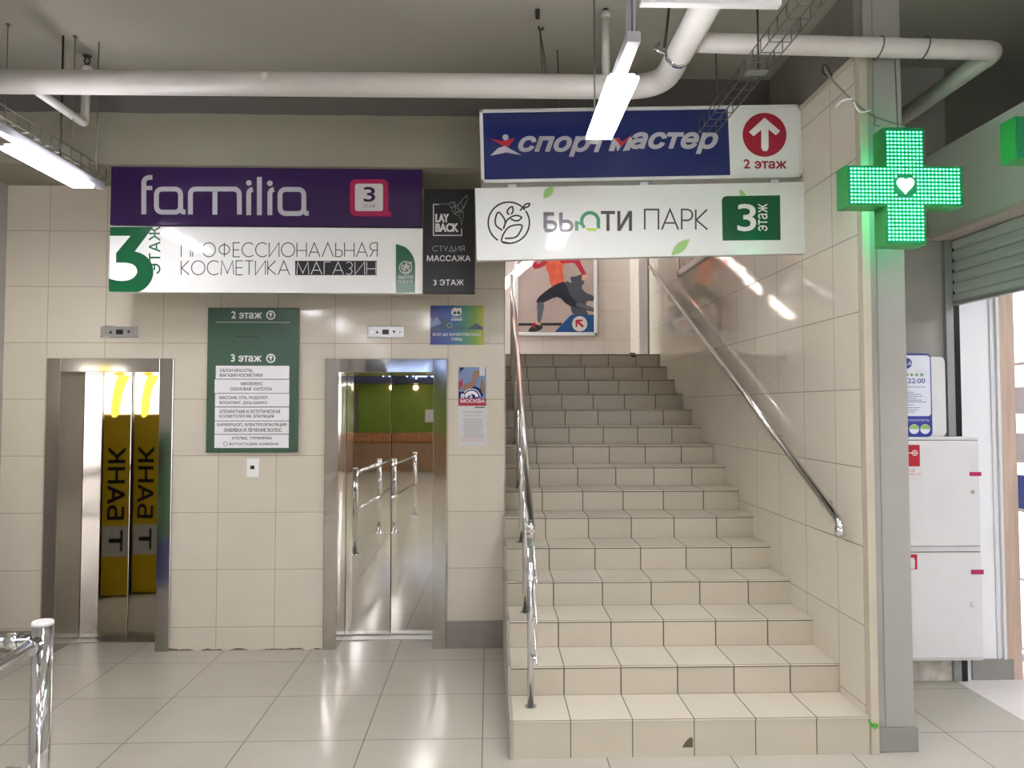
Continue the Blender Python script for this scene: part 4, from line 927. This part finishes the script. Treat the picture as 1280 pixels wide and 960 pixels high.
fe.polys('extinguisher_symbol', [[fe.uv(*p) for p in ((1137, 711), (1137, 700), (1139, 697), (1142, 697), (1143.5, 700), (1143.5, 711))]], M['white'], 1)
tag(MB().box(2.60, 2.86, YR-.02, YR-.012, 0, .13, .004).build('loose_tile', mat('dirty broken tile', '#c9c6bd', .6, var=.3, scale=12), origin=(2.73, YR-.016, 0)), 'dirty white broken skirting tile under the fire cabinet', 'tile')
# opening hours board
yo = 4.60
b = Board('opening_hours_board', 'white and blue opening hours board standing on the fire cabinet', 'sign', V(1140, 544.5, y=yo))
u0, v0 = b.uv(1108, 544); u1, v1 = b.uv(1164, 442); r_ = .03
b.t.location.z = z1 + .0; dzv = b.o.z - z1; b.o.z = z1
u0, v0 = b.uv(1108, 544); u1, v1 = b.uv(1163.5, 442); v0 = 0
MB().prism(rrect(u0, v0, u1, v1, r_), 0, .006).build('panel', M['signblue'], b.t)
z = b.z(s=4.57, ox=1115, oy=430); q = lambda pts: [z(*p) for p in pts]
a0 = z(206, 412); a1 = z(206, 62)
MB().flat([rrect(u0+.012, z(0, 412)[1], z(214, 0)[0], z(0, 64)[1], .02)], -.0008).build('white_panel', M['paleblue'], b.t)
b.polys('logo_disc', [q(circ(82, 110, 31, 26))], M['signblue'], 2); b.text('36,6', (54, 98, 108, 124), M['white'], 3, .02, mp=z)
b.polys('day_dots', [q(circ(x, 176, 9, 14)) for x in (27, 55, 84, 112, 140, 169)], M['dotgreen'], 2)
b.text('8:00 - 22:00', (-28, 197, 188, 224), M['signblue'], 2, .025, mp=z)
b.polys('small_print', [q(rect(-30, y, x1, y+4)) for y, x1 in ((244, 190), (274, 125), (285, 165), (296, 175), (308, 140), (319, 170), (329, 195), (346, 120), (362, 160), (374, 150), (386, 130))], mat('small blue print', '#8f95bb', .5), 2)
b.text('ТЕПЕРЬ, КАК ПОКУПАТЬ', (-60, 430, 213, 443), M['white'], 2, .01, mp=z)
for cx in (64, 126, 189):
    b.polys('step_disc', [q(circ(cx, 486, 28, 24))], M['paleblue'], 2); b.polys('step_disc_half', [q(arc(cx, 486, 26, 180, 360, 14))], M['halfgreen'], 3)
b = Board('blank_board', 'blank white rounded board behind the opening hours board on the cabinet', 'board', (V(1160, 544, y=4.66).x, 4.66, z1))
u1, v1 = b.uv(1181, 446); MB().prism(rrect(-.20, 0, u1, v1, .035), 0, .008).build('panel', M['whiteplastic'], b.t)
# roller shutter
sh = thing('roller_shutter', 'half lowered grey roller shutter over the shop entrance', 'shutter', (XS, 2, 2.333))
zz0, zz1 = 2.333, 2.74; n = 6; prof = []
for k in range(n):
    z_ = zz0+(zz1-zz0)*k/n; hh = (zz1-zz0)/n
    prof += [(XS, z_), (XS-.014, z_+hh*.25), (XS-.014, z_+hh*.75), (XS, z_+hh*.96)]
m = MB(); back = [(XS+.012, zz1), (XS+.012, zz0)]
pts = [(x, z_) for x, z_ in prof]+[(XS, zz1)]+back
A = [m.bm.verts.new((x, -2.9, z_)) for x, z_ in pts]; B = [m.bm.verts.new((x, YR-.04, z_)) for x, z_ in pts]
m.bm.faces.new(A); m.bm.faces.new(B[::-1])
for i in range(len(pts)): m.bm.faces.new((A[i], B[i], B[(i+1) % len(pts)], A[(i+1) % len(pts)]))
bmesh.ops.recalc_face_normals(m.bm, faces=m.bm.faces); m.build('slat_curtain', M['shutter'], sh)
MB().box(XS-.02, XS+.02, -2.9, YR-.04, zz0-.012, zz0+.004, .003).build('bottom_bar', M['rail'], sh)
MB().box(2.862, 2.91, YR-.035, YR, 0, 2.735, .003).build('guide_rail', M['rail'], sh)
MB().box(2.912, 2.95, YR-.03, YR, 0, 2.735).build('rail_gap_shade', M['black'], sh)  # black strip paints the shade of the slit beside the guide rail
# things inside the shop
sf = thing('display_shelf', 'brightly lit white shop shelf with boxes behind the pale wood panel', 'shelf', (3.75, YR+.3, 0))
x0, x1 = V(1273, 600, y=YR+.3).x-.05, 4.3
MB().box(x0, x1, YR+.46, YR+.5, 0, 2.7, .003).build('back_panel', M['litwhite'], sf)
for z_ in (.1, .55, 1.0, 1.32, 1.64, 1.96): MB().box(x0, x1, YR+.12, YR+.46, z_, z_+.02, .002).build('shelf_board', M['shopwhite'], sf)
rb = random.Random(5); bc = [mat('blue carton', '#4b62b8', .5), mat('white carton', '#dfe4ee', .5), mat('dark carton', '#39405c', .5), mat('rose carton', '#c88a94', .5)]
nb = 0
for z_ in (1.02, 1.34, 1.66):
    x = x0+.01
    for k in range(5):
        wv = .07+rb.random()*.06; hv = .12+rb.random()*.13
        o = MB().box(x, x+wv, YR+.16, YR+.30, z_, z_+hv, .003).build('medicine_box', bc[rb.randrange(4)], origin=(x+wv/2, YR+.23, z_))
        tag(o, 'small medicine carton on the bright shop shelf', 'box', 'cartons on the shop shelf'); x += wv+.01

# ------------------------------------------------------------------ barrier rail in front
xb_ = V(53, 800, y=2.58).x; zb_ = V(53, 779, y=2.55).z
ba = thing('barrier_rail', 'chrome tubular queue barrier with posts on the tiled floor away from the stairs', 'barrier', (xb_, 2.58, 0))
for (x, y, dz) in ((xb_, 2.58, 0), (xb_+.1, 1.1, 0), (xb_+.2, -.4, 0), (xb_-1.45, 2.60, 0)):
    p = MB().cyl((x, y, 0), (x, y, zb_-.012), .031, 24).build('post', M['chrome'], ba)
    MB().tube([(x, y, zb_-.014), (x, y, zb_-.004), (x, y, zb_)], [.0325, .0325, .030], 24).build('post_cap', M['whiteplastic'], p)
    MB().tube([(x, y, 0), (x, y, .006), (x, y, .012)], [.075, .072, .04], 24).build('floor_flange', M['chrome'], p)
for dz in (.065, .50):
    zr = zb_-dz
    r1 = MB().tube([(xb_, 2.55, zr), (xb_+.1, 1.1, zr), (xb_+.2, -.4, zr)], .0215, 16).build('rail', M['chrome'], ba)
    MB().tube([(xb_+.002, 2.515, zr), (xb_+.004, 2.49, zr)], .0265, 16).build('rail_collar', M['chrome'], r1)
    r2 = MB().tube([(xb_-.03, 2.58, zr), (xb_-1.45, 2.60, zr)], .0215, 16).build('rail', M['chrome'], ba)
    MB().tube([(xb_-.11, 2.581, zr), (xb_-.07, 2.58, zr)], .0265, 16).build('rail_collar', M['chrome'], r2)
tc = V(1092, 904, y=3.70)
tag(MB().tube([tuple(V(a, c, y=3.70)) for a, c in smooth([(1086, 901), (1090, 905), (1097, 906), (1094, 910), (1089, 906)], 4)], .005, 6).build('cord', M['tie'], origin=tuple(tc)), 'short green cord at the foot of the column beside the first step', 'cord')

# ------------------------------------------------------------------ things that the steel doors reflect
b = Board('bank_machine', 'tall yellow bank machine by the left wall, reflected in the lift doors', 'bank machine', (-3.22, 4.42, 0), (-1, 0, 0))
b.box('body', M['yellow'], -.13, .13, 0, 1.62, 0, .22, .01)
b.box('header', M['yellowlit'], -.13, .13, 1.62, 2.02, 0, .22, .01)
rw = lambda x, y: (x, y)
b.polys('header_stripe', [smooth([(-.13, 2.02), (-.04, 1.85), (0.0, 1.62), (.07, 1.62), (.04, 1.9), (-.03, 2.02)], 3)], M['ybright'], 1)
b.polys('emblem_panel', [rect(-.10, .35, .12, .62)], M['white'], 1)
b.text('Т', (-.05, .58, .06, .40), M['black'], 2, .06, rot=90, mp=rw); b.text('БАНК', (-.06, 1.32, .08, .68), M['black'], 1, .05, rot=90, mp=rw)
b = Board('terminal', 'green and blue payment terminal by the left wall, reflected in the lift jamb', 'terminal', (-3.2, 3.45, 0), (-1, 0, 0))
b.box('body', M['cyan'], -.18, .18, .45, 1.45, 0, .2, .01); b.box('base', M['bblue'], -.18, .18, 0, .45, 0, .2, .01)
b.box('screen', M['black'], -.14, .14, 1.05, 1.35, -.006, .002); 
b.polys('ring_emblem', stroke(circ(0, .75, .07, 20), .02, True), M['white'], 1)
def kiosk(x, label, letters):
    K = thing('produce_stall', label, 'stall', (x, -9, 0))
    MB().box(x-1.3, x+1.3, -9.2, -8.5, 0, .75, .02).build('counter', M['kbrown'], K)
    MB().box(x-1.25, x+1.25, -9.15, -8.45, .75, 1.0, .04).build('crates', M['produce'], K)
    MB().box(x-1.3, x+1.3, -9.95, -9.9, 0, 2.3).build('back_panel', M['kgreen'], K)
    MB().box(x-1.4, x+1.4, -9.2, -8.9, 2.3, 2.9, .02).build('canopy', M['skyblue'], K)
    MB().ball((x-.3, -9.3, 2.2), .06).build('spot_lamp', M['warm'], K)
    MB().box(x-.1, x+.15, -9.88, -9.84, 1.25, 1.6).build('price_board', M['white'], K)
    if letters:
        vv, ff = glyphs('ОВОЩИ', .04); pv = [(x-.5+1.3*(1-a), 2.42+.36*c) for a, c in vv]
        MB().flat([[pv[i] for i in f] for f in ff], -8.895).build('lettering', M['bluelit'], K)
    return K
kiosk(-2.0, 'brown produce stall with green back panel at the far end of the hall', True)
kiosk(1.2, 'second produce stall with green back panel nearer the shop entrance', False)
for o in LOCALS:
    if '_local' in o: del o['_local']
